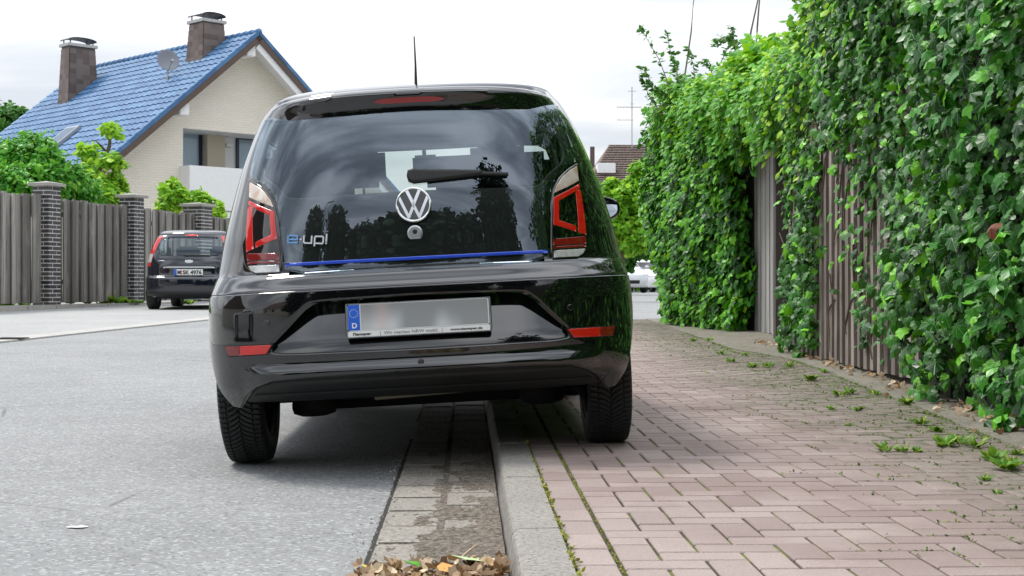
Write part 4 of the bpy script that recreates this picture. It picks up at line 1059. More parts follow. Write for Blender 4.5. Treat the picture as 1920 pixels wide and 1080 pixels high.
def pillar(i, p, h, lbl, w=pw, n4=True):
    root = empty('brick_pillar', (p[0], p[1], FB - .05), (0, 0, PILROT), lbl, 'brick pillar', 'brick pillars of the garden fence')
    mb = MB(); e = .006; mb.box(-w/2 + e, w/2 - e, -w/2 + e, w/2 - e, -.1, h); mb.obj('mortar_core', M_MORT, root)
    nC = int(h / (bh_ + mo)); hw = w / 2
    L1 = w - .115 - .022
    me = brickmesh(L1, .115, bh_)
    for c in range(nC):
        z = .004 + c * (bh_ + mo)
        for k in range(4):
            mir_ = 1 if c % 2 == 0 else -1
            off_ = Matrix.Rotation(R(90) * k, 4, 'Z') @ Vector((-mir_ * .0635, -(hw - .0575), 0))
            if (k in (1, 2)) and c % 1 == 0 and False: continue
            inst('brick', me, root, (off_.x, off_.y, z), (0, 0, R(90) * k))
    mb = MB(); ow = w / 2 + .065
    V = [(-ow, -ow, h), (ow, -ow, h), (ow, ow, h), (-ow, ow, h), (-ow, -ow, h + .055), (ow, -ow, h + .055), (ow, ow, h + .055), (-ow, ow, h + .055), (0, 0, h + .10)]
    mb.add(V, [(3, 2, 1, 0), (0, 1, 5, 4), (1, 2, 6, 5), (2, 3, 7, 6), (3, 0, 4, 7), (4, 5, 8), (5, 6, 8), (6, 7, 8), (7, 4, 8)]); mb.obj('cap_stone', M_CAP, root)
    return root
pillar(0, FP[1], 2.24, 'dark brick pillar with concrete cap in front of the laurel hedge, at the left edge')
pillar(1, FP[2], 2.24, 'dark brick pillar with concrete cap under the lime green shrub, left of the dark parked minivan')
pillar(2, FP[3], 2.24, 'dark brick pillar with concrete cap rising behind the roof of the dark parked minivan', w=.49)
bays = [('weathered grey board fence bay at the left edge, before the first brick pillar', 0, 1), ('weathered grey board fence bay between the two tall brick pillars', 1, 2),
        ('weathered grey board fence bay behind the dark parked minivan', 2, 3), ('weathered grey board fence bay beside the black hatchback, behind the third brick pillar', 3, 4)]
brd = [board_mesh(w_, 1, .024, t_, M_WOODG) for w_, t_ in ((.128, 'chip'), (.30, 'flat'), (.118, 'flat'), (.30, 'chip'))]
for lbl, i0, i1 in bays:
    a, b = FP[i0], FP[i1]; d = (b - a); L = np.linalg.norm(d); d = d / L; an = math.atan2(d[1], d[0])
    root = empty('board_fence', (a[0], a[1], FB), (0, 0, an), lbl, 'fence', 'board fence bays beside the forecourt')
    mb = MB()
    for z in (.35, 1.0, 1.65): mb.box(.18, L - .18, .02, .06, z, z + .09)
    mb.obj('rail', M_WOODG, root) if False else None
    for z in (.35, 1.65): r_ = MB(); r_.box(.18, L - .18, .03, .07, z, z + .09); r_.obj('rail', M_WOODG, root)
    x = .26; k = 0
    while x < L - .22:
        h = 2.02 + random.uniform(-.02, .02) - (.10 if k % 2 else 0) * 0
        sag = -.03 * math.sin(math.pi * x / L)
        inst('fence_board', brd[k % 4], root, (x, -.028 if k % 2 == 0 else .016, 0), (random.uniform(-.004, .004), random.uniform(-.006, .006), 0), (1, 1, h + sag))
        x += .172 + random.uniform(-.008, .008); k += 1
# low kerb under the fence
lk_ = empty('fence_kerb', (FP[1][0], FP[1][1], .0)); lk_['kind'] = 'structure'
mb = MB(); mb.box(-.49, .49, -.05, .05, -.2, FB - .03, b=.008); kme = mb.mesh('edge_stone', M_CAP)
d = FP[2] - FP[1]; d /= np.linalg.norm(d); nrm2 = np.array([d[1], -d[0]])
for k in range(-6, 11):
    p = FP[1] + d * (k * 1.0 + .3) + nrm2 * .26; inst('edge_stone', kme, lk_, (p[0] - FP[1][0], p[1] - FP[1][1], 0), (0, 0, fa))
pts = []
V = []; 
for k in (-6.5, 11.5):
    for o_ in (-.6, .26):
        p = FP[1] + d * k + nrm2 * o_; V.append((p[0], p[1], FB - .045))
o = mobj('fence_bed', V, [(0, 1, 3, 2)], plain('garden_soil', (.10, .08, .06), .95, 0, .4, 8, bump=.8, bscale=30)); o['kind'] = 'structure'

# ------------------------------------------------------------------ house with the blue roof
HA = at(485, 60, 43.3); HZ = .45; eg = np.array([.727, .686, 0]); er = np.array([-.686, .727, 0]); HROT = math.atan2(.686, .727)
house = empty('house', (HA[0], HA[1], HZ), (0, 0, HROT), 'cream brick house with a steep blue tiled roof and a recessed balcony', 'house')
def hl(p): q = np.array(p) - np.array([HA[0], HA[1], HZ]); return np.array([q @ eg, q @ er, q[2]])
AP = HA[2] - HZ; SL = math.tan(R(39.7)); EV = 6.3; RL = 10.9; OH = .75      # apex height, slope, half span to the eave, ridge length, verge overhang
def hgable(px, py, y=OH): return hl(on_plane(px, py, np.array([HA[0], HA[1], 0]) + er * y, er))
nroofw = -eg * SL / math.hypot(1, SL) + np.array([0, 0, 1 / math.hypot(1, SL)])
def hroof(px, py): return hl(on_plane(px, py, HA, nroofw))
def m_housewall():
    m = NM('cream_brick_wall'); v = m.coord(scale=(1, 1, 1)); 
    sp_ = m.n('ShaderNodeSeparateXYZ'); m.set(sp_.inputs[0], v); cb = m.n('ShaderNodeCombineXYZ'); m.set(cb.inputs[0], m.math('ADD', sp_.outputs[0], sp_.outputs[1])); m.set(cb.inputs[1], sp_.outputs[2])
    b = m.n('ShaderNodeTexBrick'); m.set(b.inputs['Vector'], cb.outputs[0]); b.inputs['Scale'].default_value = 1; b.inputs['Brick Width'].default_value = .25; b.inputs['Row Height'].default_value = .077; b.inputs['Mortar Size'].default_value = .008
    b.inputs['Color1'].default_value = (.84, .78, .67, 1); b.inputs['Color2'].default_value = (.80, .74, .63, 1); b.inputs['Mortar'].default_value = (.72, .67, .57, 1)
    c = m.mix(m.ramp(m.noise(v, 7, 4), .4, .7, 0, .25), b.outputs['Color'], (.84, .80, .72))
    m.pbr(c, .85, normal=m.bump(m.math('SUBTRACT', m.noise(v, 22, 3), b.outputs['Fac']), .5, .02)); return m.m
M_HWALL = m_housewall(); M_HWHITE = plain('white_render', (.80, .80, .79), .8, 0, .05); M_FASC = plain('brown_fascia', (.10, .065, .05), .6, 0, .2)
M_WFRAME = plain('navy_frame', (.012, .018, .055), .4)
def m_roof():
    m = NM('blue_glazed_tile'); r = m.rnd(); v = m.coord()
    c = m.mix(r, (.045, .125, .265), (.09, .205, .375)); c = m.mix(m.ramp(m.noise(v, 3, 4), .45, .75, 0, .4), c, (.14, .27, .46)); m.pbr(c, .6, ior=1.4); return m.m
M_ROOF = m_roof()
gt = lambda x: AP - abs(x) * SL
bl = hgable(343, 240); br_ = hgable(600, 275); bb = hgable(343, 395); pt_ = hgable(343, 312)
bx0, bx1, bz1, bzp, bz0 = bl[0], min(bl[0] + 6.6, (AP - .12 - bl[2]) / SL - .15), bl[2], pt_[2], bb[2]
# gable wall with the balcony opening
mb = MB(); y0 = OH; WX = EV - .45
def q4(a, b, c, d_): mb.add([a, b, c, d_], [(0, 1, 2, 3)])
wl = lambda x, z, y=y0: (x, y, z)
mb.add([wl(-WX, 0), wl(bx0, 0), wl(bx0, gt(bx0) - .12), wl(-WX, gt(WX) - .12)], [(0, 1, 2, 3)])
mb.add([wl(bx0, bz1), wl(bx1, bz1), wl(bx1, gt(bx1) - .12), wl(0, AP - .12), wl(bx0, gt(bx0) - .12)] if bx1 > 0 else [wl(bx0, bz1), wl(bx1, bz1), wl(bx1, gt(bx1) - .12), wl(bx0, gt(bx0) - .12)], [tuple(range(5 if bx1 > 0 else 4))])
mb.add([wl(bx0, 0), wl(bx1, 0), wl(bx1, bz0 - .9), wl(bx0, bz0 - .9)], [(0, 1, 2, 3)])
mb.add([wl(bx1, 0), wl(WX, 0), wl(WX, gt(WX) - .12), wl(bx1, gt(bx1) - .12)], [(0, 1, 2, 3)])
mb.add([(-WX, y0, 0), (-WX, RL - .6, 0), (-WX, RL - .6, gt(WX) - .12), (-WX, y0, gt(WX) - .12)], [(3, 2, 1, 0)]); mb.add([(WX, y0, 0), (WX, RL - .6, 0), (WX, RL - .6, gt(WX) - .12), (WX, y0, gt(WX) - .12)], [(0, 1, 2, 3)])
mb.add([(-WX, RL - .6, 0), (WX, RL - .6, 0), (WX, RL - .6, gt(WX) - .12), (0, RL - .6, AP - .12), (-WX, RL - .6, gt(WX) - .12)], [(4, 3, 2, 1, 0)])
mb.obj('wall', M_HWALL, house)
# recess: back wall, cheeks, soffit
RD = 1.3; mb = MB(); mb.add([(bx0, y0, bz0 - .9), (bx1, y0, bz0 - .9), (bx1, y0 + RD, bz0 - .9), (bx0, y0 + RD, bz0 - .9), (bx0, y0, bz1), (bx1, y0, bz1), (bx1, y0 + RD, bz1), (bx0, y0 + RD, bz1)], [(3, 2, 6, 7), (0, 3, 7, 4), (1, 2, 6, 5), (4, 5, 6, 7), (0, 1, 2, 3)])
mb.obj('balcony_recess', M_HWHITE, house)
yb = y0 + RD
p1 = hgable(410, 300, yb)[0]; pA = hgable(377, 300, yb)[0]; w1a = hgable(343, 300, yb)[0]; w2a = hgable(441, 300, yb)[0]
mb = MB(); mb.box(pA, p1, yb - .35, yb - .004, bz0 - .9, bz1 - .002); mb.obj('chimney_breast', plain('ochre_brick', (.50, .45, .34), .85, 0, .12, 20, bump=.6, bscale=20), house)
def window(x0, x1, z0, z1, y, parent=house, fw=.09, curtain=True):
    f = MB(); f.box(x0, x1, y - .06, y, z1 - fw, z1); f.box(x0, x1, y - .06, y, z0, z0 + fw); f.box(x0, x0 + fw, y - .06, y, z0 + fw, z1 - fw); f.box(x1 - fw, x1, y - .06, y, z0 + fw, z1 - fw)
    fo = f.obj('window', M_WFRAME, parent); gq = MB(); gq.box(x0 + fw, x1 - fw, y - .03, y - .02, z0 + fw, z1 - fw); gq.obj('pane', M_PANE, fo)
    if curtain: cq = MB(); cq.box(x0 + fw, x1 - fw, y - .012, y - .006, z0 + fw, z0 + (z1 - z0) * .42); cq.obj('curtain', plain('dark_reflection', (.16, .15, .14), .9), fo); cq = MB(); cq.box(x0 + fw, x1 - fw, y - .010, y - .004, z0 + (z1 - z0) * .43, z1 - fw); cq.obj('sky_reflection', plain('pale_sky_reflection', (.62, .68, .70), .8), fo)  # both panels paint the pane's reflection, dark below and pale sky above
    return fo
M_PANE = m_glass('window_pane', (.85, .88, .9), 1.5, 1.0)
wz1 = hgable(360, 245, yb)[2]; wz0 = bz0 - .8
bk = MB(); bk.box(w1a - .8, bx1, yb + .003, yb + .02, bz0 - .9, bz1); 
window(w1a - .9, pA - .02, wz0, wz1, yb - .03); window(w2a, w2a + 1.6, wz0, wz1 - .05, yb - .03)
mb = MB(); mb.box(hgable(418, 260, yb)[0], hgable(432, 260, yb)[0], yb - .22, yb - .005, wz1 - .42, wz1 - .32, b=.02); mb.obj('wall_lamp', M_HWHITE, house)
# balcony parapet and slab
mb = MB(); mb.box(bx0 - .12, bx1 + .1, y0 - .55, y0 - .43, bz0 + .02, bzp, b=.01); mb.box(bx0 - .12, bx0 - .0, y0 - .43, y0 - .003, bz0 + .02, bzp - .003); mb.obj('balcony_parapet', M_HWHITE, house)
mb = MB(); mb.box(bx0 - .12, bx1 + .1, y0 - .52, y0 - .003, bz0 - .40, bz0 - .02); mb.obj('balcony_slab', M_HWHITE, house)
# roof: slabs, tiles, ridge, verge boards, purlins
roof = empty('roof', parent=house)
def rp(side, s, y, up=0.0):    # point on a slope: s metres down from the ridge
    c_, sn = math.cos(R(39.7)), math.sin(R(39.7)); return Vector((side * (s * c_ + up * sn), y, AP - s * sn + up * c_))
SLN = EV / math.cos(R(39.7))
for sd_ in (-1, 1):
    V = [rp(sd_, 0, 0, -.03), rp(sd_, SLN, 0, -.03), rp(sd_, SLN, RL, -.03), rp(sd_, 0, RL, -.03), rp(sd_, 0, 0, -.16), rp(sd_, SLN, 0, -.16), rp(sd_, SLN, RL, -.16), rp(sd_, 0, RL, -.16)]
    mobj('roof_deck', V, [(0, 1, 2, 3), (7, 6, 5, 4), (0, 4, 5, 1), (1, 5, 6, 2), (2, 6, 7, 3), (3, 7, 4, 0)], M_FASC, roof)
    V = [rp(sd_, 0, -.035, .0), rp(sd_, SLN, -.035, .0), rp(sd_, SLN, -.035, -.24), rp(sd_, 0, -.035, -.24), rp(sd_, 0, -.003, .0), rp(sd_, SLN, -.003, .0), rp(sd_, SLN, -.003, -.24), rp(sd_, 0, -.003, -.24)]
    mobj('verge_board', V, [(0, 1, 2, 3), (7, 6, 5, 4), (0, 4, 5, 1), (3, 2, 6, 7)], M_FASC, roof)
TWd, TLn = .30, .335; nT = int(RL / TWd); nS = int(SLN / TLn)
def tile_geo():
    V = []; xsq = np.linspace(0, TWd + .02, 7); hh = [.030, .034, .012, .004, .004, .014, .032]
    for yy, lift in ((0.0, .0), (TLn + .03, .030)):
        for a, b in zip(xsq, hh): V.append((a, yy, b + lift))
    V += [(a, TLn + .03, b + .030 - .022) for a, b in zip(xsq, hh)]
    F = [(i, i + 1, i + 8, i + 7) for i in range(6)] + [(i + 7, i + 8, i + 15, i + 14) for i in range(6)]
    return V, F
tV, tF = tile_geo(); c_, sn = math.cos(R(39.7)), math.sin(R(39.7))
def tileM(sd_, i, j):   # local tile x along the ridge, y down the slope
    o = rp(sd_, j * TLn, 0, 0) ; ydir = Vector((sd_ * c_, 0, -sn)); xdir = Vector((0, 1, 0)); zdir = Vector((sd_ * sn, 0, c_))
    return Matrix(((xdir.x, ydir.x, zdir.x, o.x), (xdir.y, ydir.y, zdir.y, o.y + i * TWd), (xdir.z, ydir.z, zdir.z, o.z), (0, 0, 0, 1)))
tme = mesh_of('roof_tile', tV, tF, M_ROOF, smooth=False)
sk = None
cells = [(-1, i, j) for i in range(nT) for j in range(nS)]
cells.sort(key=lambda c: c[1] * .9 - c[2] * .15)
big = MB()
for k, (sd_, i, j) in enumerate(cells + [(1, i, j) for i in range(nT) for j in range(nS)]):
    M_ = tileM(sd_, i, j)
    if k < 290:
        o = bpy.data.objects.new('roof_tile', tme); o.matrix_local = M_; link(o, roof); o.matrix_local = M_
    else: big.add(tV, tF, M_, tint=random.random())
o = big.obj('roof_tile', M_ROOF, roof); o['kind'] = 'stuff'
rt = MB(); rt.tube([(0, 0, 0), (0, .18, .0), (0, .36, .0)], [.115, .10, .095], 8); rme = rt.mesh('ridge_tile', M_ROOF, True)
for k in range(int(RL / .34)): inst('ridge_tile', rme, roof, (0, k * .34 - .03, AP + .0))
vt = MB(); vt.box(-.05, .10, 0, TLn + .02, -.07, .05, b=.012); vme = vt.mesh('verge_tile', M_ROOF)
for sd_ in (-1, 1):
    for j in range(nS):
        M_ = tileM(sd_, 0, j) ; o = bpy.data.objects.new('verge_tile', vme); link(o, roof); o.matrix_local = M_
for px, py in ((470, 92), (345, 202)):
    p = hgable(px, py, 0.1); mb = MB(); mb.box(p[0] - .16, p[0] + .16, .06, OH + .02, p[2] - .22, p[2] + .14, b=.02); mb.obj('purlin_end', M_HWHITE, house)
mb = MB()
V = [rp(1, .2, .02, -.20), rp(1, SLN, .02, -.20), rp(1, SLN, OH, -.20), rp(1, .2, OH, -.20)]; mb.add(V, [(0, 1, 2, 3)]); 
V = [rp(1, .25, .02, -.20), rp(1, SLN, .02, -.20), rp(1, SLN, .02, -.42), rp(1, .25, .02, -.42), rp(1, .25, .10, -.20), rp(1, SLN, .10, -.20), rp(1, SLN, .10, -.42), rp(1, .25, .10, -.42)]; mb.add(V, [(0, 1, 2, 3), (7, 6, 5, 4), (3, 2, 6, 7)])
mb.obj('soffit', M_HWHITE, house)
# skylight on the lower slope
p = hroof(118, 262); mb = MB(); Ms = tileM(-1, 0, 0); s_d = (AP - p[2]) / sn
Msk = Ms @ Matrix.Translation((p[1], s_d, 0)); mb.box(-.42, .42, -.55, .55, .03, .13, Msk, b=.01); so = mb.obj('skylight', plain('skylight_frame', (.30, .32, .34), .5), house)
mb = MB(); mb.box(-.34, .34, -.46, .46, .131, .136, Msk); mb.obj('pane', M_PANE, so)
# chimneys clad in brown slates
def m_slate():
    m = NM('brown_slate'); r = m.rnd(); v = m.coord(); c = m.mix(r, (.085, .056, .044), (.18, .135, .115)); c = m.mix(m.ramp(m.noise(v, 12, 4), .5, .8, 0, .4), c, (.22, .19, .18)); m.pbr(c, .5); return m.m
M_SLATE = m_slate(); M_CAPM = plain('cap_metal', (.42, .42, .41), .35, .9, .3, 12)
mb = MB(); mb.add([(-.125, 0, .02), (.125, 0, .02), (.125, 0, -.15), (.0, 0, -.20), (-.125, 0, -.15), (-.125, -.02, -.15), (0, -.02, -.20), (.125, -.02, -.15), (-.125, -.006, .02), (.125, -.006, .02)], [(8, 5, 6, 7, 9), (5, 4, 3, 6), (6, 3, 2, 7), (0, 4, 5, 8), (9, 7, 2, 1), (8, 9, 1, 0)])
slme = mb.mesh('slate', M_SLATE)
def chimney(corner_px, left_px, right_px, top_y, tw_, name='chimney'):
    c = hroof(*corner_px); 
    # extents: left neighbour along the ridge (y), right neighbour toward the ridge (x)
    d1 = ray(*left_px); base = np.array([HA[0], HA[1], HZ]); o = np.array([0, 0, CAMH])
    def solve(px, axis):
        d = ray(px, 540)[:2]; a = axis[:2]; C = (base + eg * c[0] + er * c[1])[:2]
        A = np.array([[d[0], -a[0]], [d[1], -a[1]]]); t = np.linalg.solve(A, C); return t[1]
    ly = abs(solve(left_px[0], er)); lx = abs(solve(right_px[0], eg)); Cw = base + eg * c[0] + er * c[1]
    dd = math.hypot(Cw[0], Cw[1]); top = CAMH + (540 - top_y) / FPX * (Cw[0] * math.sin(YAW) + Cw[1] * math.cos(YAW)) - HZ
    h = top - c[2]
    root = empty(name, parent=house); x0, y0_ = c[0], c[1]; t = .10
    bz = c[2] - .3
    V = [(x0, y0_, bz), (x0 + lx, y0_, bz), (x0 + lx, y0_ + ly, bz), (x0, y0_ + ly, bz), (x0 + t, y0_ + t, top), (x0 + lx - t, y0_ + t, top), (x0 + lx - t, y0_ + ly - t, top), (x0 + t, y0_ + ly - t, top)]
    mobj('chimney_core', V, [(0, 1, 5, 4), (1, 2, 6, 5), (2, 3, 7, 6), (3, 0, 4, 7), (4, 5, 6, 7)], M_SLATE, root)
    nr = int((top - bz) / .17); rows_ = []
    for r_ in range(nr):
        z = bz + .12 + r_ * .17; f = (z - bz) / (top - bz); xa, xb, ya, yb_ = x0 + t * f, x0 + lx - t * f, y0_ + t * f, y0_ + ly - t * f
        for face in range(2):
            L = (xb - xa) if face == 0 else (yb_ - ya); n = max(2, round(L / .25)); s_ = L / n / .25
            for q in range(n):
                u = (q + .5) / n
                if face == 0: loc = (xa + L * u, ya - .012, z); rot = (R(3), 0, 0)
                else: loc = (xa - .012, yb_ - L * u, z); rot = (R(3), 0, R(-90))
                if face == 0 and z < AP - abs(loc[0]) * SL - .1: continue
                if face == 1 and z < AP - abs(loc[0]) * SL - .1: continue
                inst('slate', slme, root, loc, rot, (s_, 1, 1))
    mb = MB(); xa, xb, ya, yb_ = x0 + t - .07, x0 + lx - t + .07, y0_ + t - .07, y0_ + ly - t + .07; mb.box(xa, xb, ya, yb_, top, top + .10, b=.01)
    co = mb.obj('chimney_cap', M_CAPM, root)
    mb = MB(); mxx, myy = (xa + xb) / 2, (ya + yb_) / 2
    for a, b in ((xa + .12, ya + .12), (xb - .12, ya + .12), (xb - .12, yb_ - .12), (xa + .12, yb_ - .12)): mb.box(a - .015, a + .015, b - .015, b + .015, top + .10, top + .24)
    n = 8; V = []
    for k in range(n + 1):
        tt = math.pi * k / n; V += [(mxx - (xb - xa) * .48 * math.cos(tt), ya + .02, top + .22 + .10 * math.sin(tt)), (mxx - (xb - xa) * .48 * math.cos(tt), yb_ - .02, top + .22 + .10 * math.sin(tt))]
    mb.add(V, [(2*k, 2*k+2, 2*k+3, 2*k+1) for k in range(n)]); mb.add([(a, b, c2 - .02) for a, b, c2 in V], [(2*k+1, 2*k+3, 2*k+2, 2*k) for k in range(n)])
    mb.obj('cowl', plain('dark_metal', (.08, .08, .085), .45, .8), co)
chimney((380, 114), (347, 114), (428, 80), 38, 0)
chimney((128, 194), (108, 190), (186, 150), 84, 0)
# satellite dish on its pole
p = hroof(314, 152); Mt = house.matrix_basis
dz = MB(); dz.tube([(0, 0, -.1), (0, 0, .55)], .03, 8); dz.tube([(0, 0, .12), (.35, .25, -.18)], .018, 6)
dw = np.array([HA[0], HA[1], HZ]) + eg * p[0] + er * p[1] + np.array([0, 0, p[2]])
dish = empty('satellite_dish', tuple(dw), (0, 0, 0), 'grey satellite dish on a short pole on the blue roof', 'satellite dish'); dz.obj('pole', M_CAPM, dish)
Dm = Matrix.Translation((0.04, -.12, .62)) @ Matrix.Rotation(R(28), 4, 'Z') @ Matrix.Rotation(R(75), 4, 'X')
dd = MB(); dd.lathe([(0, -.06), (.12, -.052), (.24, -.025), (.33, .01), (.345, .012), (.33, .0), (.24, -.04), (.0, -.075)], 32, Dm); dd.obj('reflector_bowl', plain('grey_dish', (.23, .24, .26), .5, .1), dish, smooth=True)
dd = MB(); dd.tube([(0, -.30, .0), (0, -.18, .38)], .012, 6, M=Dm); dd.box(-.04, .04, -.22, -.14, .34, .44, Dm, b=.01); dd.obj('receiver_arm', M_CAPM, dish)

# ------------------------------------------------------------------ shrubs behind the left fence
def wp(px, py, Y): return tuple(at(px, py, Y))
hb_ = []
for px, py, Y, r, n in ((-60, 330, 30.5, 1.0, 1500), (10, 305, 30.0, .75, 1700), (30, 330, 29.3, .65, 1500), (62, 285, 30.2, .72, 1500), (85, 325, 29.6, .55, 1300), (118, 320, 30.2, .55, 1100), (60, 262, 30.4, .40, 500), (20, 350, 29.2, .6, 900), (150, 345, 30.6, .45, 800), (-20, 270, 30.6, .45, 700)):
    hb_.append((wp(px, py + 14, Y), (r * .84, r * .84, r * .68), n))
bush('laurel_hedge', 'dense bright green laurel hedge over the fence, left of the blue roofed house', 'hedge', hb_, M_LAUREL, .14, base=(*wp(40, 500, 30)[:2], .3))
lb = []
st_ = [([wp(192, 460, 32.2), wp(188, 400, 32.2), wp(180, 335, 32.2), wp(205, 275, 32.2), wp(208, 240, 32.2)], [.07, .06, .055, .045, .02]), ([wp(185, 345, 32.2), wp(215, 322, 32.0), wp(232, 300, 31.8)], [.045, .035, .02]), ([wp(180, 340, 32.2), wp(172, 300, 32.4), wp(165, 285, 32.4)], [.04, .03, .02]), ([wp(200, 285, 32.2), wp(186, 270, 32.2), wp(178, 262, 32.2)], [.03, .02, .012])]
for px, py, Y, r, n in ((185, 355, 31.8, .42, 520), (215, 345, 32, .28, 300), (150, 340, 32, .35, 420), (205, 300, 31.8, .20, 160), (222, 305, 31.8, .16, 110), (208, 242, 32.2, .17, 120), (165, 285, 32.4, .22, 160), (205, 370, 31.6, .3, 300), (170, 318, 32.2, .24, 160)):
    lb.append((wp(px, py, Y), (r, r, r * .8), n))
bush('garden_shrub', 'lime green shrub with bare pruned branches, between the laurel hedge and the cream gable', 'shrub', lb, M_LIME, .13, tv=BL_V, stem=st_, trunk='branches', base=(*wp(190, 500, 32)[:2], .3))
vb = [(wp(px, py, 35.5), (r, r, r * .75), n) for px, py, r, n in ((325, 362, .30, 420), (316, 388, .3, 360), (342, 372, .22, 240), (385, 374, .16, 130), (405, 384, .15, 120), (372, 380, .15, 90), (408, 400, .16, 110), (326, 345, .14, 80), (372, 362, .09, 40))]
bush('garden_shrub', 'light green vine growing over the fence behind the dark minivan, below the balcony', 'shrub', vb, M_LIME, .125, tv=BL_V, base=(*wp(350, 500, 35.5)[:2], .3))
vb = [(wp(px, py, 75), (r, r, r * .8), n) for px, py, r, n in ((8, 222, 1.0, 700), (25, 216, .5, 300), (-15, 228, 1.2, 600))]
bush('tree', 'small dark treetop just above the far left end of the blue roof', 'tree', vb, M_TREE, .22, tv=BL_V, stem=[([wp(5, 520, 75), wp(5, 230, 75)], [.25, .1])], trunk='trunk', base=(*wp(5, 520, 75)[:2], .55))
# ------------------------------------------------------------------ right side: board fence, gate, ivy
FXY = [(-14, 2.2), (0, 2.28), (5.4, 2.44), (8.6, 2.68), (12.3, 2.79)]
def fx(y): return np.interp(y, [a for a, b in FXY], [b for a, b in FXY])
def fseg(name, label, x0, y0, x1, y1, h, mat, spacing, widths, cat='fence', tops='flat', th=.022, dz=.03, step_in=.012, jit=.004):
    d = np.array([x1 - x0, y1 - y0]); L = np.linalg.norm(d); an = math.atan2(d[1], d[0]); z0 = float(g((y0 + y1) / 2)) + PAVE
    root = empty(name, (x0, y0, z0), (0, 0, an), label, cat)
    ms = [board_mesh(w, 1, th, tops, mat) for w in widths]
    for z in (.35, h - .35): r_ = MB(); r_.box(0, L, -.075, -.035, z, z + .08); r_.obj('rail', mat, root)
    x = spacing / 2; k = 0
    while x < L - spacing * .3:
        inst('fence_board', ms[k % len(ms)], root, (x, step_in if k % 2 == 0 else -step_in, dz + random.uniform(-.008, .008)), (random.uniform(-jit, jit), random.uniform(-jit, jit), random.uniform(-.02, .02)), (1, 1, h + random.uniform(-.015, .015)))
        x += spacing * (1 + random.uniform(-.04, .04)); k += 1
    return root
fseg('board_fence', 'brown weathered board fence mostly bare, under the hanging ivy on the right of the pavement', float(fx(8.2)), 8.2, float(fx(12.3)), 12.3, 1.92, M_WOODB, .088, (.080, .072, .09))
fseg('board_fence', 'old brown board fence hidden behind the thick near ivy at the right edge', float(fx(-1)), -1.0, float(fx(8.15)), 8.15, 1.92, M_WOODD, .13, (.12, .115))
fseg('wooden_gate', 'pale grey board gate set back between the ivy masses', 3.10, 13.75, 3.10, 15.25, 1.95, M_WOODP, .115, (.108, .10), cat='gate', tops='flat', step_in=.004)
mb = MB(); mb.box(-.06, .06, -.06, .06, 0, 2.05, b=.006); po = mb.obj('gate_post', plain('dark_post', (.07, .06, .055), .9, 0, .3, 20)); po.location = (3.02, 13.62, float(g(13.6)) + PAVE); props(po, 'dark wooden post at the near side of the pale grey gate', 'post')
mb = MB(); mb.box(-.07, .07, -.05, .05, 0, 1.6, b=.006); po = mb.obj('gate_post', plain('dark_post_2', (.06, .055, .05), .9, 0, .3, 20)); po.location = (2.98, 15.4, float(g(15.4)) + PAVE); props(po, 'dark wooden post at the far side of the pale grey gate, half under ivy', 'post')
V = [(2.84, 12.3, .1), (3.1, 13.62, .15), (3.1, 13.62, 2.1), (2.84, 12.3, 2.1), (2.88, 12.29, .1), (3.14, 13.60, .15), (3.14, 13.60, 2.1), (2.88, 12.29, 2.1)]
o = mobj('side_panel', V, [(0, 1, 2, 3), (7, 6, 5, 4), (0, 3, 7, 4), (3, 2, 6, 7), (1, 5, 6, 2)], M_WOODB); props(o, 'dark side panel between the brown board fence and the set back gate', 'fence panel')

def zb(y):    # lower limit of the ivy curtain over the near fence
    return np.interp(y, [7.4, 7.85, 8.2, 8.42, 8.6, 8.85, 9.4, 9.85, 10.0, 10.5, 10.75, 10.9, 12.0, 12.12, 12.35], [.0, .08, .45, .75, .92, 1.05, 1.22, 1.52, 1.86, 1.88, 1.5, .05, .05, 1.5, 2.0])
def ztop(y): return np.interp(y, [-12, 1.0, 4.2, 10.4, 11.0, 11.45, 12.3, 13.2, 14.5, 16, 18, 18.7], [1.1, 1.1, 3.4, 3.35, 3.0, 2.62, 2.60, 2.58, 2.66, 2.80, 2.95, 2.75])
def front(y, z):
    base = np.interp(y, [-14, 0, 5.4, 8.6, 11.3, 12.3, 13.4, 14.4, 15.2, 16, 17.9], [2.08, 2.14, 2.27, 2.52, 2.64, 2.66, 2.78, 2.78, 2.74, 2.62, 2.46])
    lump = .055 * np.sin(y * 2.1 + z * 1.7) + .04 * np.sin(y * 4.7 - z * 3.1 + 1) + .03 * np.sin(y * 9 + z * 7)
    return base + lump - .24 * np.exp(-((z - 1.35) / .75)**2) * np.clip((y - 15.2) / 2.4, 0, 1) - .10 * np.clip(z - 1.6, 0, 1.2) * np.clip((y - 11) / 2, 0, 1) - .07 * np.clip(z - 1.9, 0, 1)
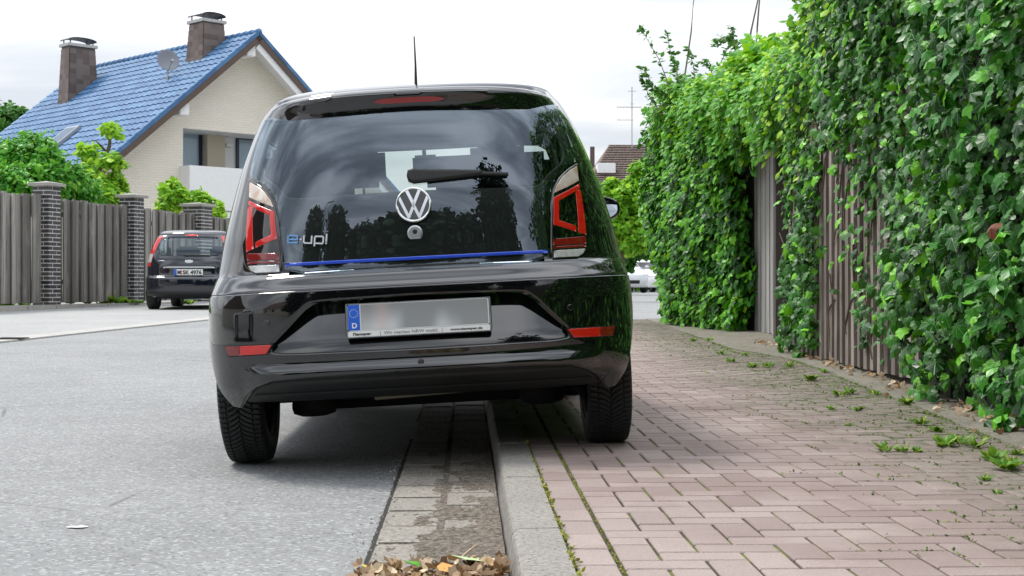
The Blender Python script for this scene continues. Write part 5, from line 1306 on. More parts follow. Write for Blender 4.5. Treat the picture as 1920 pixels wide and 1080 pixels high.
def ivy(y0, y1, n, cover, mat_mix, size, seed, topn):
    q = np.random.default_rng(seed)
    y = q.uniform(y0, y1, n); zt = ztop(y); z = q.uniform(0, 1, n) * (zt - .02) + .03; m = cover(y, z, q); y, z = y[m], z[m]
    k = len(y); d = .26 * q.random(k)**1.5; zt = ztop(y); edge = np.clip((z - (zt - .35)) / .35, 0, 1)
    lump = q.random(k)
    X = front(y, z) + d + edge**2 * .35
    P_ = np.stack([X, y, z + g(y) + PAVE], -1)
    up = .55 + 1.0 * edge
    N_ = np.stack([-np.ones(k), -.38 + .0 * y, up], -1) + q.normal(size=(k, 3)) * .50
    T_ = np.stack([-.40 + q.normal(size=k) * .35, q.normal(size=k) * .50 - .35, -1 + 1.0 * edge + q.normal(size=k) * .30], -1)
    tint = np.clip(q.random(k) * .62 + .25 * (d < .06) + .10 * edge, 0, .999)
    S_ = size * (.50 + .75 * q.random(k))
    # top surface
    y2 = q.uniform(y0, y1, topn); xx = q.random(topn)**1.3 * 1.3; z2 = ztop(y2) + .10 * np.sin(y2 * 3.3) * np.sin(xx * 5) + .06 * q.normal(size=topn) - .25 * np.clip(.3 - xx, 0, .3)
    P2 = np.stack([front(y2, z2) + .12 + xx, y2, z2 + g(y2) + PAVE], -1); N2 = np.stack([-.3 + q.normal(size=topn) * .4, -.4 + q.normal(size=topn) * .4, np.ones(topn)], -1)
    T2 = q.normal(size=(topn, 3)) * .7 + np.array([-.5, -.3, .1])
    m2 = cover(y2, ztop(y2) - .05, q)
    return (P_, N_, T_, S_, tint, d, edge), (P2[m2], N2[m2], T2[m2], size * .85 * (.6 + .6 * q.random(m2.sum())), q.random(m2.sum()))
def cov_near(y, z, q):
    lim = zb(y) + .10 * np.sin(y * 7.3) + .05 * q.normal(size=len(y)); strands = (np.sin(y * 13.0 + 1.2) > .93) & (z > .35) & (y > 8.5) & (y < 10.6)
    patchy = ((y - 9.45)**2 / .22**2 + (z - .62)**2 / .42**2 < 1) | ((y - 8.95)**2 / .12**2 + (z - .55)**2 / .45**2 < 1)
    dens_ = np.where(patchy, q.random(len(y)) < .30, False) | (strands & (q.random(len(y)) < .35))
    low = (z > np.maximum(lim, .03)) & ((z > .16) | (q.random(len(y)) < .55))
    return low | dens_
def leaf_root(name, label, y, x): return empty(name, (x, y, float(g(y)) + PAVE), label=label, cat='ivy')
def split_leaves(root, A, B, near_n, tv, tf, mat, mat_top=None):
    P_, N_, T_, S_, t_ = A[:5]; off = np.array(root.location)
    if near_n:
        d = A[5]; px = FPX * (P_[:, 0] * math.cos(YAW) - P_[:, 1] * math.sin(YAW)) / P_[:, 1] + 960; py = 540 - FPX * (P_[:, 2] - CAMH) / P_[:, 1]
        vis = (px < 1925) & (py > -10) & (py < 1085) & (P_[:, 1] > 2) & (d < .09)
        sc_ = np.where(vis, S_ / P_[:, 1], 0); idx = np.argsort(-sc_)[:near_n]; rest = np.ones(len(P_), bool); rest[idx] = False
        vm_ = [mesh_of('ivy_leaf', tv * np.array([k1, 1, k2]), tf, M_IVYN, uv=tv) for k1, k2 in ((1, 1), (.85, 2.0), (1.1, .4), (.95, -1.0), (1.0, 3.0), (.78, 1.2))]
        z = norm(N_); t = T_ - z * (T_ * z).sum(-1, keepdims=True); y = norm(t); x = np.cross(y, z)
        for k, i in enumerate(idx):
            o = bpy.data.objects.new('ivy_leaf', vm_[k % 6]); o.parent = root; COL.objects.link(o); s = S_[i] * 1.06; p = P_[i] - off - np.array([.02, 0, 0])
            o.matrix_local = Matrix(((x[i][0]*s, y[i][0]*s, z[i][0]*s, p[0]), (x[i][1]*s, y[i][1]*s, z[i][1]*s, p[1]), (x[i][2]*s, y[i][2]*s, z[i][2]*s, p[2]), (0, 0, 0, 1)))
        P_, N_, T_, S_, t_ = P_[rest], N_[rest], T_[rest], S_[rest], t_[rest]
    leaves('ivy_leaves', tv, tf, P_ - off, N_, T_, S_, t_, mat, root)
    if B is not None: leaves('top_leaves', tv, tf, B[0] - off, B[1], B[2], B[3], B[4], mat_top or mat, root)
M_CORE = plain('hedge_inside', (.008, .009, .005), .95, 0, .5, 6, bump=.8, bscale=14)  # near-black colour stands for the shade deep inside foliage
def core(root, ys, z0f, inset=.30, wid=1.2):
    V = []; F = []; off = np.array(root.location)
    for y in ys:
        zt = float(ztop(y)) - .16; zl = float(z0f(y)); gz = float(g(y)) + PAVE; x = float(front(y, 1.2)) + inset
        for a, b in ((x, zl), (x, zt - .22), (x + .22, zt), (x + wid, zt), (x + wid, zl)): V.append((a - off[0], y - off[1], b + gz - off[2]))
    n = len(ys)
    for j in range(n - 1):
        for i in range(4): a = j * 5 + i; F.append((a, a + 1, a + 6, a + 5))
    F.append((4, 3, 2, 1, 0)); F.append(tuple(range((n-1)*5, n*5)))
    mobj('shade_core', V, F, M_CORE, root)  # solid core added behind the leaves so their gaps go dark
# near ivy curtain
r1 = leaf_root('ivy', 'thick dark green ivy curtain over the near fence, reaching above the frame', 8.0, 2.6)
A_, B_ = ivy(2.6, 12.35, 30000, cov_near, None, .072, 3, 3600)
qq = np.random.default_rng(19); fr_ = (qq.random(len(A_[0])) < .60 * np.clip((A_[0][:, 1] - 8.6) / 2.2, 0, 1) * np.clip((A_[0][:, 2] - (ztop(A_[0][:, 1]) - 1.15)) / .7, 0, 1))
leaves('fresh_leaves', LF_V * np.array([1.6, 1, 1]), LF_F, A_[0][fr_] - np.array(r1.location) + np.array([-.03, 0, 0]), A_[1][fr_] + np.array([0, 0, .4]), A_[2][fr_], A_[3][fr_], A_[4][fr_], M_CREEP, r1)
A_ = tuple(a[~fr_] for a in A_)
split_leaves(r1, A_, B_, 292, IVY_V, IVY_F, M_IVY, M_CREEP)
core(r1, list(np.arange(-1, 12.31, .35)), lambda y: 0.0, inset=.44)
mb = MB(); q = np.random.default_rng(8)
for k in range(70):
    y = q.uniform(5, 12.2); z = q.uniform(.1, 2.0); pts = []
    for j in range(7): pts.append((float(fx(y)) - .035 - .01 * q.random() - 2.6, y - 8.0, z)); y += q.normal() * .05; z += q.uniform(.05, .16)
    mb.tube(pts, .004 + .003 * q.random(), 5)
mb.obj('ivy_stems', plain('ivy_stem', (.13, .10, .07), .9, 0, .3, 30), r1)['kind'] = 'stuff'
# the same hedge going on behind the camera
def cov_all(y, z, q): return z > .05 + .1 * q.random(len(y))
r0 = leaf_root('ivy', 'ivy covered hedge behind the photographer, reflected in the black hatchback', -4, 2.3)
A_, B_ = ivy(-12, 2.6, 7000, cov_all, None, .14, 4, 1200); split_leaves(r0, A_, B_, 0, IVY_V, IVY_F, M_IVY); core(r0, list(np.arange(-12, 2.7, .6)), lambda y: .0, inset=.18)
# far ivy mass left of the gate, with its bright fresh top
def cov_far(y, z, q):
    over = (y < 15.05); a = np.where(over, z > 1.98 + .16 * np.sin(y * 5) + .06 * q.normal(size=len(y)), z > .06)
    return a
r2 = leaf_root('ivy', 'lighter green ivy mass on the far side of the pale grey gate, beside the bend', 16.5, 2.7)
A_, B_ = ivy(12.3, 17.9, 19000, cov_far, None, .092, 6, 5200)
hi = A_[2 + 4 - 4 + 4] if False else A_[6]
zz = A_[0][:, 2]; yy = A_[0][:, 1]; fresh = (zz - g(yy) - ztop(yy)) > -.62 + .25 * np.sin(yy * 4.1) + .12 * np.random.default_rng(2).normal(size=len(yy))
fresh |= np.random.default_rng(3).random(len(yy)) < .12 + .15 * np.clip((yy - 15.5) / 2, 0, 1)
sub = lambda A, m: tuple(a[m] for a in A)
leaves('ivy_leaves', IVY_V, IVY_F, A_[0][~fresh] - np.array(r2.location), A_[1][~fresh], A_[2][~fresh], A_[3][~fresh], A_[4][~fresh], M_IVY, r2)
leaves('fresh_leaves', LF_V * np.array([1.5, 1, 1]), LF_F, A_[0][fresh] - np.array(r2.location) + np.array([-.04, 0, 0]), A_[1][fresh] + np.array([0, 0, .5]), A_[2][fresh] + np.array([-.5, -.2, .5]), A_[3][fresh] * 1.0, A_[4][fresh], M_CREEP, r2)
leaves('fresh_leaves', LF_V * np.array([1.5, 1, 1]), LF_F, B_[0] - np.array(r2.location), B_[1], B_[2], B_[3] * 1.05, B_[4], M_CREEP, r2)
# end cap of the far mass (rounded toward the bend)
q = np.random.default_rng(12); n = 3800; yy = 17.9 + .28 * q.random(n); zz = .1 + q.random(n) * 2.7; xx = front(yy, zz) + q.random(n)**1.2 * 1.6
leaves('ivy_leaves', IVY_V, IVY_F, np.stack([xx, yy, zz + g(yy)], -1) - np.array(r2.location), np.stack([-.5 * np.ones(n), q.normal(size=n) * .5, .4 * np.ones(n)], -1) + q.normal(size=(n, 3)) * .4, np.stack([q.normal(size=n) * .5, q.normal(size=n) * .5, -np.ones(n)], -1), .09 * (.6 + .6 * q.random(n)), q.random(n), M_IVY, r2)
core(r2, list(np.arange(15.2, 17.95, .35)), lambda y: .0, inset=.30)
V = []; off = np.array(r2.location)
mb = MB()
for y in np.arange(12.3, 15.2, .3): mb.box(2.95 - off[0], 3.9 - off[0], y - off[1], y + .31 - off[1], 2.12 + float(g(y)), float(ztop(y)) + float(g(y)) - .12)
mb.obj('shade_core', M_CORE, r2)
mb = MB(); mb.box(3.35 - off[0], 3.9 - off[0], 13.3 - off[1], 13.4 - off[1], .1, 2.3); 
# bright bush behind the fence between the two ivy masses
cr = []
for px, py, Y, r, n in ((1420, 150, 15.5, .42, 900), (1465, 130, 15.0, .40, 900), (1375, 185, 16.5, .38, 700), (1490, 170, 14.2, .35, 700), (1440, 115, 15.8, .28, 420), (1330, 205, 17.5, .35, 500), (1490, 95, 14.2, .22, 250)):
    cr.append((tuple(at(px, py, Y)), (r, r, r * .8), n))
bush('flowering_shrub', 'bright yellow green shrub rising behind the fence above the gate', 'shrub', cr, M_CREEP, .10, tv=BL_V, base=(3.3, 15.3, .2), stem=[([tuple(at(1450, 540, 15.3) + np.array([0, 0, -.4])), tuple(at(1450, 150, 15.3))], .03)])
# loose sprigs reaching into the sky
def sprig(paths, label, size, n_leaf, seed, mat=M_TREE, name='sprig_shrub', cat='shrub', base=None, r=.010):
    q = np.random.default_rng(seed); root = empty(name, base, label=label, cat=cat); off = np.array(base); mb = MB(); P_, T_ = [], []
    for pth in paths:
        pts = [np.array(p) for p in pth]; mb.tube([Vector(p - off) for p in pts], list(np.linspace(r, r * .25, len(pts))), 5)
        segs = len(pts) - 1
        for k in range(n_leaf):
            u = q.random()**.8 * segs; i = min(int(u), segs - 1); p = pts[i] + (pts[i+1] - pts[i]) * (u - i); ax = norm(pts[i+1] - pts[i])
            P_.append(p + q.normal(size=3) * .015); T_.append(norm(ax * .8 + q.normal(size=3) * .8))
    P_ = np.array(P_); T_ = np.array(T_); N_ = np.array([0, -.3, 1]) + q.normal(size=P_.shape) * .6
    mb.obj('stem', M_STEMG, root, smooth=True); leaves('foliage', LF_V * np.array([1.3, 1, 1]), LF_F, P_ - off, N_, T_, size * (.6 + .6 * q.random(len(P_))), q.random(len(P_)), mat, root)
def pp(lst, Y): return [at(x, y, Y + .12 * i) for i, (x, y) in enumerate(lst)]
sp = [pp([(1285, 250), (1262, 180), (1235, 110), (1198, 47)], 17), pp([(1290, 250), (1280, 170), (1258, 100), (1250, 62)], 17), pp([(1275, 250), (1245, 190), (1225, 160), (1202, 125)], 17), pp([(1300, 240), (1305, 170), (1300, 120), (1288, 88)], 17),
      pp([(1265, 260), (1240, 215), (1215, 175), (1203, 140)], 17), pp([(1310, 240), (1330, 170), (1335, 130), (1320, 110)], 17), pp([(1270, 250), (1262, 200), (1270, 150), (1262, 95)], 17), pp([(1320, 230), (1350, 120), (1370, 80), (1345, 72)], 17), pp([(1400, 180), (1395, 120), (1370, 70), (1335, 85)], 16), pp([(1400, 190), (1385, 110), (1375, 70), (1372, 50)], 16),
      pp([(1280, 240), (1255, 205), (1240, 170), (1212, 160)], 17)]
sprig(sp, 'loose twiggy shrub with small leaves standing against the sky above the far ivy', .075, 75, 21, base=(2.9, 17.6, .3))
sp = [pp([(1530, 60), (1510, 30), (1492, 5), (1478, -20)], 11.5), pp([(1540, 110), (1515, 90), (1498, 75), (1480, 70)], 11.5), pp([(1520, 90), (1500, 60), (1490, 50), (1480, 35)], 11.5), pp([(1530, 30), (1515, 5), (1500, -25)], 11.5)]
sprig(sp, 'leafy sprigs sticking out at the upper corner of the near ivy', .075, 60, 22, mat=M_CREEP, base=(3.0, 11.6, 2.5))
# bare canes
for k, (pth, Y, lab) in enumerate((([(1270, 240), (1283, 150), (1296, 60), (1300, 5), (1306, -20)], 17.5, 'thin bare cane curving up behind the loose twiggy shrub'), ([(1400, 120), (1408, 60), (1420, 5), (1424, -20)], 16, 'thin bare cane with a bend, first of the pair above the yellow green shrub'), ([(1416, 120), (1420, 50), (1424, 0), (1425, -20)], 16, 'thin straight bare cane, second of the pair above the yellow green shrub'))):
    p = pp(pth, Y); mb = MB(); b0 = p[0]; mb.tube([Vector(a - b0) for a in p], [.012, .011, .009, .006, .004][:len(p)], 5); o = mb.obj('bare_cane', M_STEM, smooth=True); o.location = tuple(b0); props(o, lab, 'cane')
# a bleached leaf caught in the ivy
q = MB(); 
V, F, T, U = leaf_arrays(IVY_V * np.array([1.2, 1, 3]), IVY_F, np.array([[2.12, 5.75, .93]]), np.array([[-1., -.6, .5]]), np.array([[-.6, .4, .3]]), np.array([.066]), np.array([.4]))
M_RUST = plain('rust_leaf', (.19, .065, .03), .7, 0, .3, 60)
dl = at(1868, 432, 5.62); o = mobj('dead_leaf', V - np.array([2.12, 5.75, .93]), F, M_RUST, uv=U, tint=T); o.location = tuple(dl); props(o, 'rust brown dead leaf caught in the dark ivy near the right edge', 'dead leaf')
# ------------------------------------------------------------------ the dark minivan by the left fence
VX, VY = at(352, 500, 26.2)[:2]; van = empty('parked_minivan', (VX, VY, float(g(26.2)) + .004), (0, 0, R(1.5)), 'small black minivan with tall red tail lights parked by the board fence', 'minivan')
B2 = Body(a=[(.15, .76), (.3, .82), (.5, .84), (.75, .84), (.9, .825), (1.05, .79), (1.2, .745), (1.33, .69), (1.40, .63)],
          v0=[(.15, .30), (.25, .08), (.33, .01), (.45, 0), (.56, .005), (.60, .05), (.62, .10), (.8, .12), (.9, .14), (1.05, .20), (1.2, .30), (1.33, .40), (1.40, .47)],
          v1=[(.15, 3.85), (.3, 3.95), (.5, 4.0), (.7, 3.95), (.85, 3.75), (.95, 3.35), (1.02, 3.0), (1.2, 2.5), (1.33, 2.2), (1.40, 2.05)], n=3.2, V=.72, L=2.2)
P2 = plain('minivan_paint', (.006, .008, .016), .08, 0, .1, coat=1.0)
def sx(pts): return pts + [(-x, w) for x, w in pts[::-1] if abs(x) > 1e-3]
wnd = sx([(0, 1.335), (.52, 1.325), (.60, 1.27), (.62, 1.10), (.57, 1.02), (.35, .985), (0, .975)])
def xv(b, v, w): return x_at_v(b, v, w)
def swn(b, v0_, v1_, w0, w1, i0, i1): return [(xv(b, v0_, w0), w0), (xv(b, v1_, w0), w0), (xv(b, v1_ - i1, w1), w1), (xv(b, v0_ + i0, w1), w1)]
sw2 = [swn(B2, .62, 1.15, 1.03, 1.32, .12, 0), swn(B2, 1.22, 2.0, 1.0, 1.33, 0, 0), swn(B2, 2.07, 2.75, .99, 1.33, 0, .35)]
XF2 = XR + B2.L; wsc = [(XF2 + .42, 1.02), (XF2 + .40, 1.36), (XF2 + 1.256, 1.36), (XF2 + 1.256, 1.02)]
hull(B2, list(np.arange(.22, 1.40, .035)) + [1.40], P2, van, cuts=[np.array(wnd)] + [np.array(p) for p in sw2] + [np.array(mir(p)) for p in sw2] + [np.array(wsc), np.array(mir(wsc))], wheel=[(.62, .30, .34), (3.1, .30, .34)], top=1.50, nrear=56, flank=50)
patch('rear_window', B2, wnd, m_glass('van_window', (.62, .72, .70), 1.6), van, r=.01, base=.004, step=.05, skirt=.01, smooth_it=2)
for p in sw2:
    for q in (p, mir(p)): patch('side_window', B2, q, M_GLASS_C, van, r=.004, base=.002, step=.08, skirt=.01)
Wr = Wrap; XFe_s = XFe
tl = [(.665, 1.36), (.74, 1.36), (.86, 1.06), (.865, .80), (.74, .80), (.72, 1.04)]
def lampcut(w0, w1):
    def xi(w): return float(np.interp(w, [.80, 1.04, 1.36], [.70, .675, .62])), float(np.interp(w, [.80, 1.06, 1.36], [.90, .89, .77]))
    a, b = xi(w0), xi(w1); return [(a[0], w0), (a[1], w0), (b[1], w1), (b[0], w1)]
for side in (1, -1):
    f = (lambda p: p) if side > 0 else mir
    L = patch('tail_light', B2, f(lampcut(.80, 1.37)), M_RED, van, r=.008, base=.006, step=.05, skirt=.02)
    patch('reversing_lens', B2, f(lampcut(.87, 1.03)), M_CLEAR, L, r=.004, base=.010, step=.05, skirt=.006)
    patch('reflector', B2, f([(.42, .355), (.62, .355), (.62, .39), (.42, .39)]), M_RED, van, r=.004, base=.006, step=.05, skirt=.01)
    patch('bumper_edge', B2, f([(.60, .60), (1.0, .60), (1.0, .62), (.60, .62)]), M_TRIM, van, r=.004, base=.012, step=.05, skirt=.02)
patch('boot_strip', B2, [(-.42, .765), (.42, .765), (.42, .79), (-.42, .79)], M_CHROME_D, van, r=.004, base=.02, step=.05, skirt=.02)
patch('bumper', B2, sx([(0, .60), (.75, .60), (1.05, .57), (1.05, .33), (.7, .29), (0, .29)]), P2, van, r=.02, base=.02, step=.05, skirt=.04)
patch('bumper_skirt', B2, sx([(0, .335), (.8, .335), (.8, .27), (0, .27)]), M_TRIM, van, r=.01, base=.035, step=.06, skirt=.04)
patch('brake_light', B2, [(-.14, 1.365), (.14, 1.365), (.13, 1.39), (-.13, 1.39)], M_RED, van, r=.004, base=.012, step=.04, skirt=.01)
patch('wiper', B2, [(-.10, .985), (.36, .985), (.36, 1.0), (-.10, 1.015)], M_TRIM, van, r=.006, base=.03, step=.04, skirt=.02)
patch('badge', B2, [(.075 * math.cos(t), .885 + .03 * math.sin(t)) for t in np.linspace(0, 6.283, 24)[:-1]], M_CHROME_D, van, r=.006, base=.014, step=.02, skirt=.01)
patch('model_lettering', B2, [(-.52, .893), (-.40, .893), (-.40, .908), (-.52, .908)], M_CHROME_D, van, r=.002, base=.006, step=.03, skirt=.004)
p_ = B2.P(0, .70); PM2 = Matrix.Translation((0.0, float(p_[1]) - .03, .69)); mb = MB(); mb.prism(rrect(-.26, .26, -.055, .055, .008), 0, .012, PM2); npl = mb.obj('number_plate', M_WHITE, van)
mb = MB(); mb.prism(rrect(-.258, -.215, -.053, .053, .003), -.002, 0, PM2); mb.obj('country_band', M_EUBLUE, npl)
text('lettering', 'M', .10, M_INK, npl, PM2, -.205, -.036, width=.06, y=-.004, bold=.003); text('lettering', 'SK 4976', .10, M_INK, npl, PM2, -.105, -.036, width=.34, y=-.004, bold=.003)
mb = MB(); mb.prism([(-.13 + .014 * math.cos(t), .018 + .014 * math.sin(t)) for t in np.linspace(0, 6.283, 16)[:-1]], -.003, 0, PM2); mb.prism([(-.13 + .014 * math.cos(t), -.022 + .014 * math.sin(t)) for t in np.linspace(0, 6.283, 16)[:-1]], -.003, 0, PM2); mb.obj('plate_seal', M_RED, npl)
mb = MB(); mb.box(-.74, .74, .5, 3.4, .60, .65); mb.box(-.6, .6, .2, 3.6, .20, .28)
mb.box(-.55, -.1, 1.9, 2.05, .65, 1.22, b=.05); mb.box(.1, .55, 1.9, 2.05, .65, 1.22, b=.05); mb.obj('cabin_trim', M_SEAT, van)
def simple_wheels(root, ys, w=.70, r=.305, wd=.19):
    t = MB(); Mw = Matrix.Rotation(R(90), 4, 'Y'); t.lathe([(r * .62, -wd * .45), (r * .66, -wd * .5), (r * .93, -wd * .5), (r, -wd * .38), (r, wd * .38), (r * .93, wd * .5), (r * .66, wd * .5), (r * .62, wd * .45)], 36, Mw); tm = t.mesh('tyre', M_RUBBER, True)
    t = MB(); t.lathe([(0, wd * .30), (r * .2, wd * .34), (r * .5, wd * .36), (r * .63, wd * .46), (r * .63, -wd * .4), (0, -wd * .2)], 30, Mw)
    for k in range(5): t.box(-.02, .02, .04, r * .6, wd * .36, wd * .44, Mw @ Matrix.Rotation(R(72 * k), 4, 'Z'))
    rm = t.mesh('rim', plain('alloy_b', (.42, .43, .44), .35, .9), False)
    for y in ys:
        for s in (-1, 1):
            we = empty('wheel', (s * w, y, r), (0, 0, 0 if s > 0 else math.pi), parent=root); inst('tyre', tm, we); inst('rim', rm, we)
simple_wheels(van, (.62, 3.1), .73)
for s in (1, -1):
    mb = MB(); mb.box(s * .86, s * .86 + s * .18, 2.78, 2.88, .98, 1.10, b=.03) if s > 0 else mb.box(-1.04, -.86, 2.78, 2.88, .98, 1.10, b=.03); mb.obj('door_mirror', P2, van, smooth=True)

# ------------------------------------------------------------------ pale cars further up the road and behind the camera
M_SILV = m_paint('silver_paint', (.62, .64, .66), .22, .8); M_WPAINT = m_paint('white_paint', (.80, .80, .80), .22, .8)
def smallcar(name, label, cat, loc, rz, paint, tint=(.25, .28, .28)):
    c = empty(name, loc, (0, 0, rz), label, cat)
    b = B2; L_ = [np.array(wnd)]
    hull(b, list(np.arange(.22, 1.40, .05)) + [1.40], paint, c, cuts=[], wheel=[(.62, .30, .34), (3.1, .30, .34)], top=1.49, nrear=40, flank=40)
    gm = M_GLOSSBLK
    for p in sw2:
        for q in (p, mir(p)): patch('side_window', b, q, gm, c, r=.006, base=.004, step=.09, skirt=.01)
    patch('rear_window', b, wnd, gm, c, r=.01, base=.004, step=.06, skirt=.01)
    W2 = Wrap(b)
    xe = XR * 2 + b.L
    global XFe; keep = XFe; XFe = xe
    patch('windscreen', W2, [(xe - .84, 1.04), (xe - .80, 1.36), (xe + .80, 1.36), (xe + .84, 1.04)], gm, c, r=.006, base=.004, step=.07, skirt=.01)
    patch('grille', W2, [(xe - .35, .36), (xe - .35, .50), (xe + .35, .50), (xe + .35, .36)], M_TRIM, c, r=.006, base=.004, step=.07, skirt=.01)
    for s in (-1, 1):
        x0_, x1_ = sorted((xe + s * .45, xe + s * .85)); patch('headlight', W2, [(x0_, .68), (x1_, .68), (x1_, .80), (x0_, .78)], M_CLEAR, c, r=.01, base=.006, step=.06, skirt=.01)
        f = (lambda p: p) if s > 0 else mir
        patch('tail_light', b, f(lampcut(.80, 1.10)), M_RED, c, r=.01, base=.006, step=.06, skirt=.01)
    XFe = keep
    simple_wheels(c, (.62, 3.1), .74)
    mb = MB()
    for s in (-1, 1): a_, b_ = sorted((s * .86, s * 1.03)); mb.box(a_, b_, 2.78, 2.88, .98, 1.10, b=.03)
    mb.obj('door_mirror', paint, c, smooth=True); return c
p = at(1207, 540, 62); smallcar('parked_car', 'white hatchback facing the camera at the far end of the road, beside the ivy', 'car', (p[0], 66.2, float(g(62))), R(196), M_WPAINT)
p = at(1172, 540, 56); smallcar('parked_car', 'pale silver car half hidden by the black hatchback at the far end of the road', 'car', (p[0] - .2, 60.0, float(g(56))), R(186), M_SILV)
smallcar('parked_car', 'white car standing outside the left edge of the photograph, reflected in the black bumper', 'car', (-8.2, 0.2, 0), R(20), M_WPAINT)
smallcar('parked_car', 'dark car standing behind the photographer on the road, reflected in the black bumper', 'car', (-2.6, -13.5, 0), R(170), P2)

# ------------------------------------------------------------------ far right background
def solid(name, V, F, mat, label=None, cat=None, parent=None, loc=(0, 0, 0)):
    o = mobj(name, V, F, mat, parent); o.location = loc
    if label: props(o, label, cat)
    return o
M_RT = NM('brown_roof_tiles'); v = M_RT.coord(); sp_ = M_RT.n('ShaderNodeSeparateXYZ'); M_RT.set(sp_.inputs[0], v)
cc = M_RT.mix(M_RT.noise(v, 3, 4), (.13, .09, .075), (.22, .165, .14)); rr_ = M_RT.rnd(); cc = M_RT.mix(M_RT.math('MULTIPLY', rr_, .5), cc, (.10, .07, .06)); M_RT.pbr(cc, .8); M_RT = M_RT.m
Yh = 78.0; zg = float(g(Yh)); p0, p1 = at(1142, 272, Yh), at(1330, 262, Yh); e0 = at(1098, 352, Yh - 5); e1 = at(1330, 352, Yh - 5)
fh = empty('house', (e0[0] + 4, Yh, zg), label='far house with a brown hipped tile roof beyond the trees, right of the black hatchback', cat='house')
fo = np.array(fh.location); V = [np.array(a) - fo for a in (e0, (e1[0] + 6, e1[1], e1[2]), (p1[0] + 4, p1[1], p0[2]), p0)]
back = [V[0] + np.array([0, 11, 0]), V[1] + np.array([0, 11, 0])]
rf_ = mobj('roof', V + back, [(0, 1, 2, 3), (0, 3, 4), (3, 2, 5, 4), (1, 5, 2)], M_RT, fh)
# tile courses on the near slope
mb = MB(); a0, a1, b1_, b0_ = V[0], V[1], V[2], V[3]; nrow = 24; Vr = []; Fr = []; Tr = []
nn_ = norm(np.cross(a1 - a0, b0_ - a0)); 
for r_ in range(nrow):
    f0, f1 = r_ / nrow, (r_ + 1.15) / nrow; l0, r0_ = a0 + (b0_ - a0) * f0, a1 + (b1_ - a1) * f0; l1, r1_ = a0 + (b0_ - a0) * min(1, f1), a1 + (b1_ - a1) * min(1, f1); n_ = int(np.linalg.norm(r0_ - l0) / .34)
    for k in range(n_):
        u0, u1 = k / n_ + .0008, (k + 1) / n_ - .0008; s0 = len(Vr); Vr += [l0 + (r0_ - l0) * u0 + nn_ * .09, l0 + (r0_ - l0) * u1 + nn_ * .09, l1 + (r1_ - l1) * u1 + nn_ * .03, l1 + (r1_ - l1) * u0 + nn_ * .03]; Fr.append((s0, s0 + 1, s0 + 2, s0 + 3)); Tr += [random.random()] * 4
to = mobj('roof_tile', Vr, Fr, M_RT, rf_, tint=Tr); to['kind'] = 'stuff'
mb = MB(); mb.box(-3.6, 12, -4.4, 5, 0, e0[2] - fo[2] - .05); mb.obj('wall', plain('far_wall', (.45, .42, .38), .9), fh)
p = at(1126, 317, Yh - 3.2) - fo; mb = MB(); mb.box(p[0] - .2, p[0] + .75, p[1] - .5, p[1] + .6, p[2] - .25, p[2] + .28, b=.03); mb.obj('roof_dormer', M_HWHITE, fh)
p = at(1117, 268, Yh) - fo; mb = MB(); mb.box(p[0] - .12, p[0] + .12, 2, 2.3, p[2] - 1.5, p[2] + .0); mb.obj('chimney', M_SLATE, fh)
an = at(1185, 275, Yh - .5); ant = empty('roof_aerial', tuple(an), label='thin television aerial with crossbars on the far brown roof', cat='aerial'); s_ = Yh / FPX
mb = MB(); mb.tube([(0, 0, -.3), (0, 0, 112 * s_)], .03, 6); mb.obj('mast', M_CAPM, ant)
for zz_, x0_, x1_ in ((74, -28, 18), (50, -28, 3), (104, -8, 8), (80, -3, 3)): mb = MB(); mb.tube([(x0_ * s_, 0, zz_ * s_), (x1_ * s_, 0, zz_ * s_)], .022, 5); mb.obj('crossbar', M_CAPM, ant)
mb = MB()
for k in range(-4, 4): mb.tube([(k * 6 * s_ - .1, -.3, 74 * s_), (k * 6 * s_ - .1, .3, 74 * s_)], .012, 4)
mb.obj('dipoles', M_CAPM, ant)['kind'] = 'stuff'
def fb(lst, Y, k=.55): return [(tuple(at(px, py, Y)), (r * k, r * k, r * k * .85), int(n * 1.1)) for px, py, r, n in lst]
bush('tree', 'yellow green leafy tree in front of the far brown roof', 'tree', fb([(1168, 375, .9, 1500), (1200, 350, .6, 900), (1145, 395, .6, 800), (1185, 420, .9, 1200), (1215, 385, .9, 1200), (1197, 318, .35, 260), (1150, 350, .35, 300), (1160, 430, .5, 600), (1205, 440, .7, 700), (1175, 455, .6, 500)], 34), M_LIME, .12, tv=BL_V, stem=[([tuple(at(1163, 545, 34)), tuple(at(1178, 350, 34))], [.08, .04])], trunk='trunk', base=(*at(1163, 545, 34)[:2], float(g(34))))
bush('tree', 'darker green tree partly hidden behind the door mirror of the black hatchback', 'tree', fb([(1140, 400, 1.3, 1500), (1165, 450, 1.4, 1600), (1120, 370, 1.0, 900), (1205, 440, 1.4, 1500), (1150, 480, 1.2, 1000)], 48), M_TREE, .22, tv=BL_V, stem=[([tuple(at(1160, 545, 48)), tuple(at(1158, 420, 48))], [.16, .07])], trunk='trunk', base=(*at(1160, 545, 48)[:2], float(g(48))))
bush('clipped_hedge', 'low bright green hedge behind the white cars at the end of the road', 'hedge', fb([(1160, 470, 1.0, 1300), (1180, 465, 1.1, 1600), (1205, 470, 1.1, 1600), (1230, 470, 1.1, 1300), (1185, 500, 1.2, 1200), (1215, 500, 1.2, 1200), (1150, 500, 1.1, 900), (1245, 490, 1.2, 900)], 70, .9), M_LAUREL, .24, base=(*at(1190, 545, 70)[:2], float(g(70))))
mb = MB(); p = at(1196, 450, 84); mb.box(-1.3, 1.3, -1, 1, 0, 2.9); V = [(-1.7, -1.3, 2.8), (1.7, -1.3, 2.8), (1.7, 1.3, 2.8), (-1.7, 1.3, 2.8), (-1.2, 0, 3.6), (1.2, 0, 3.6)]
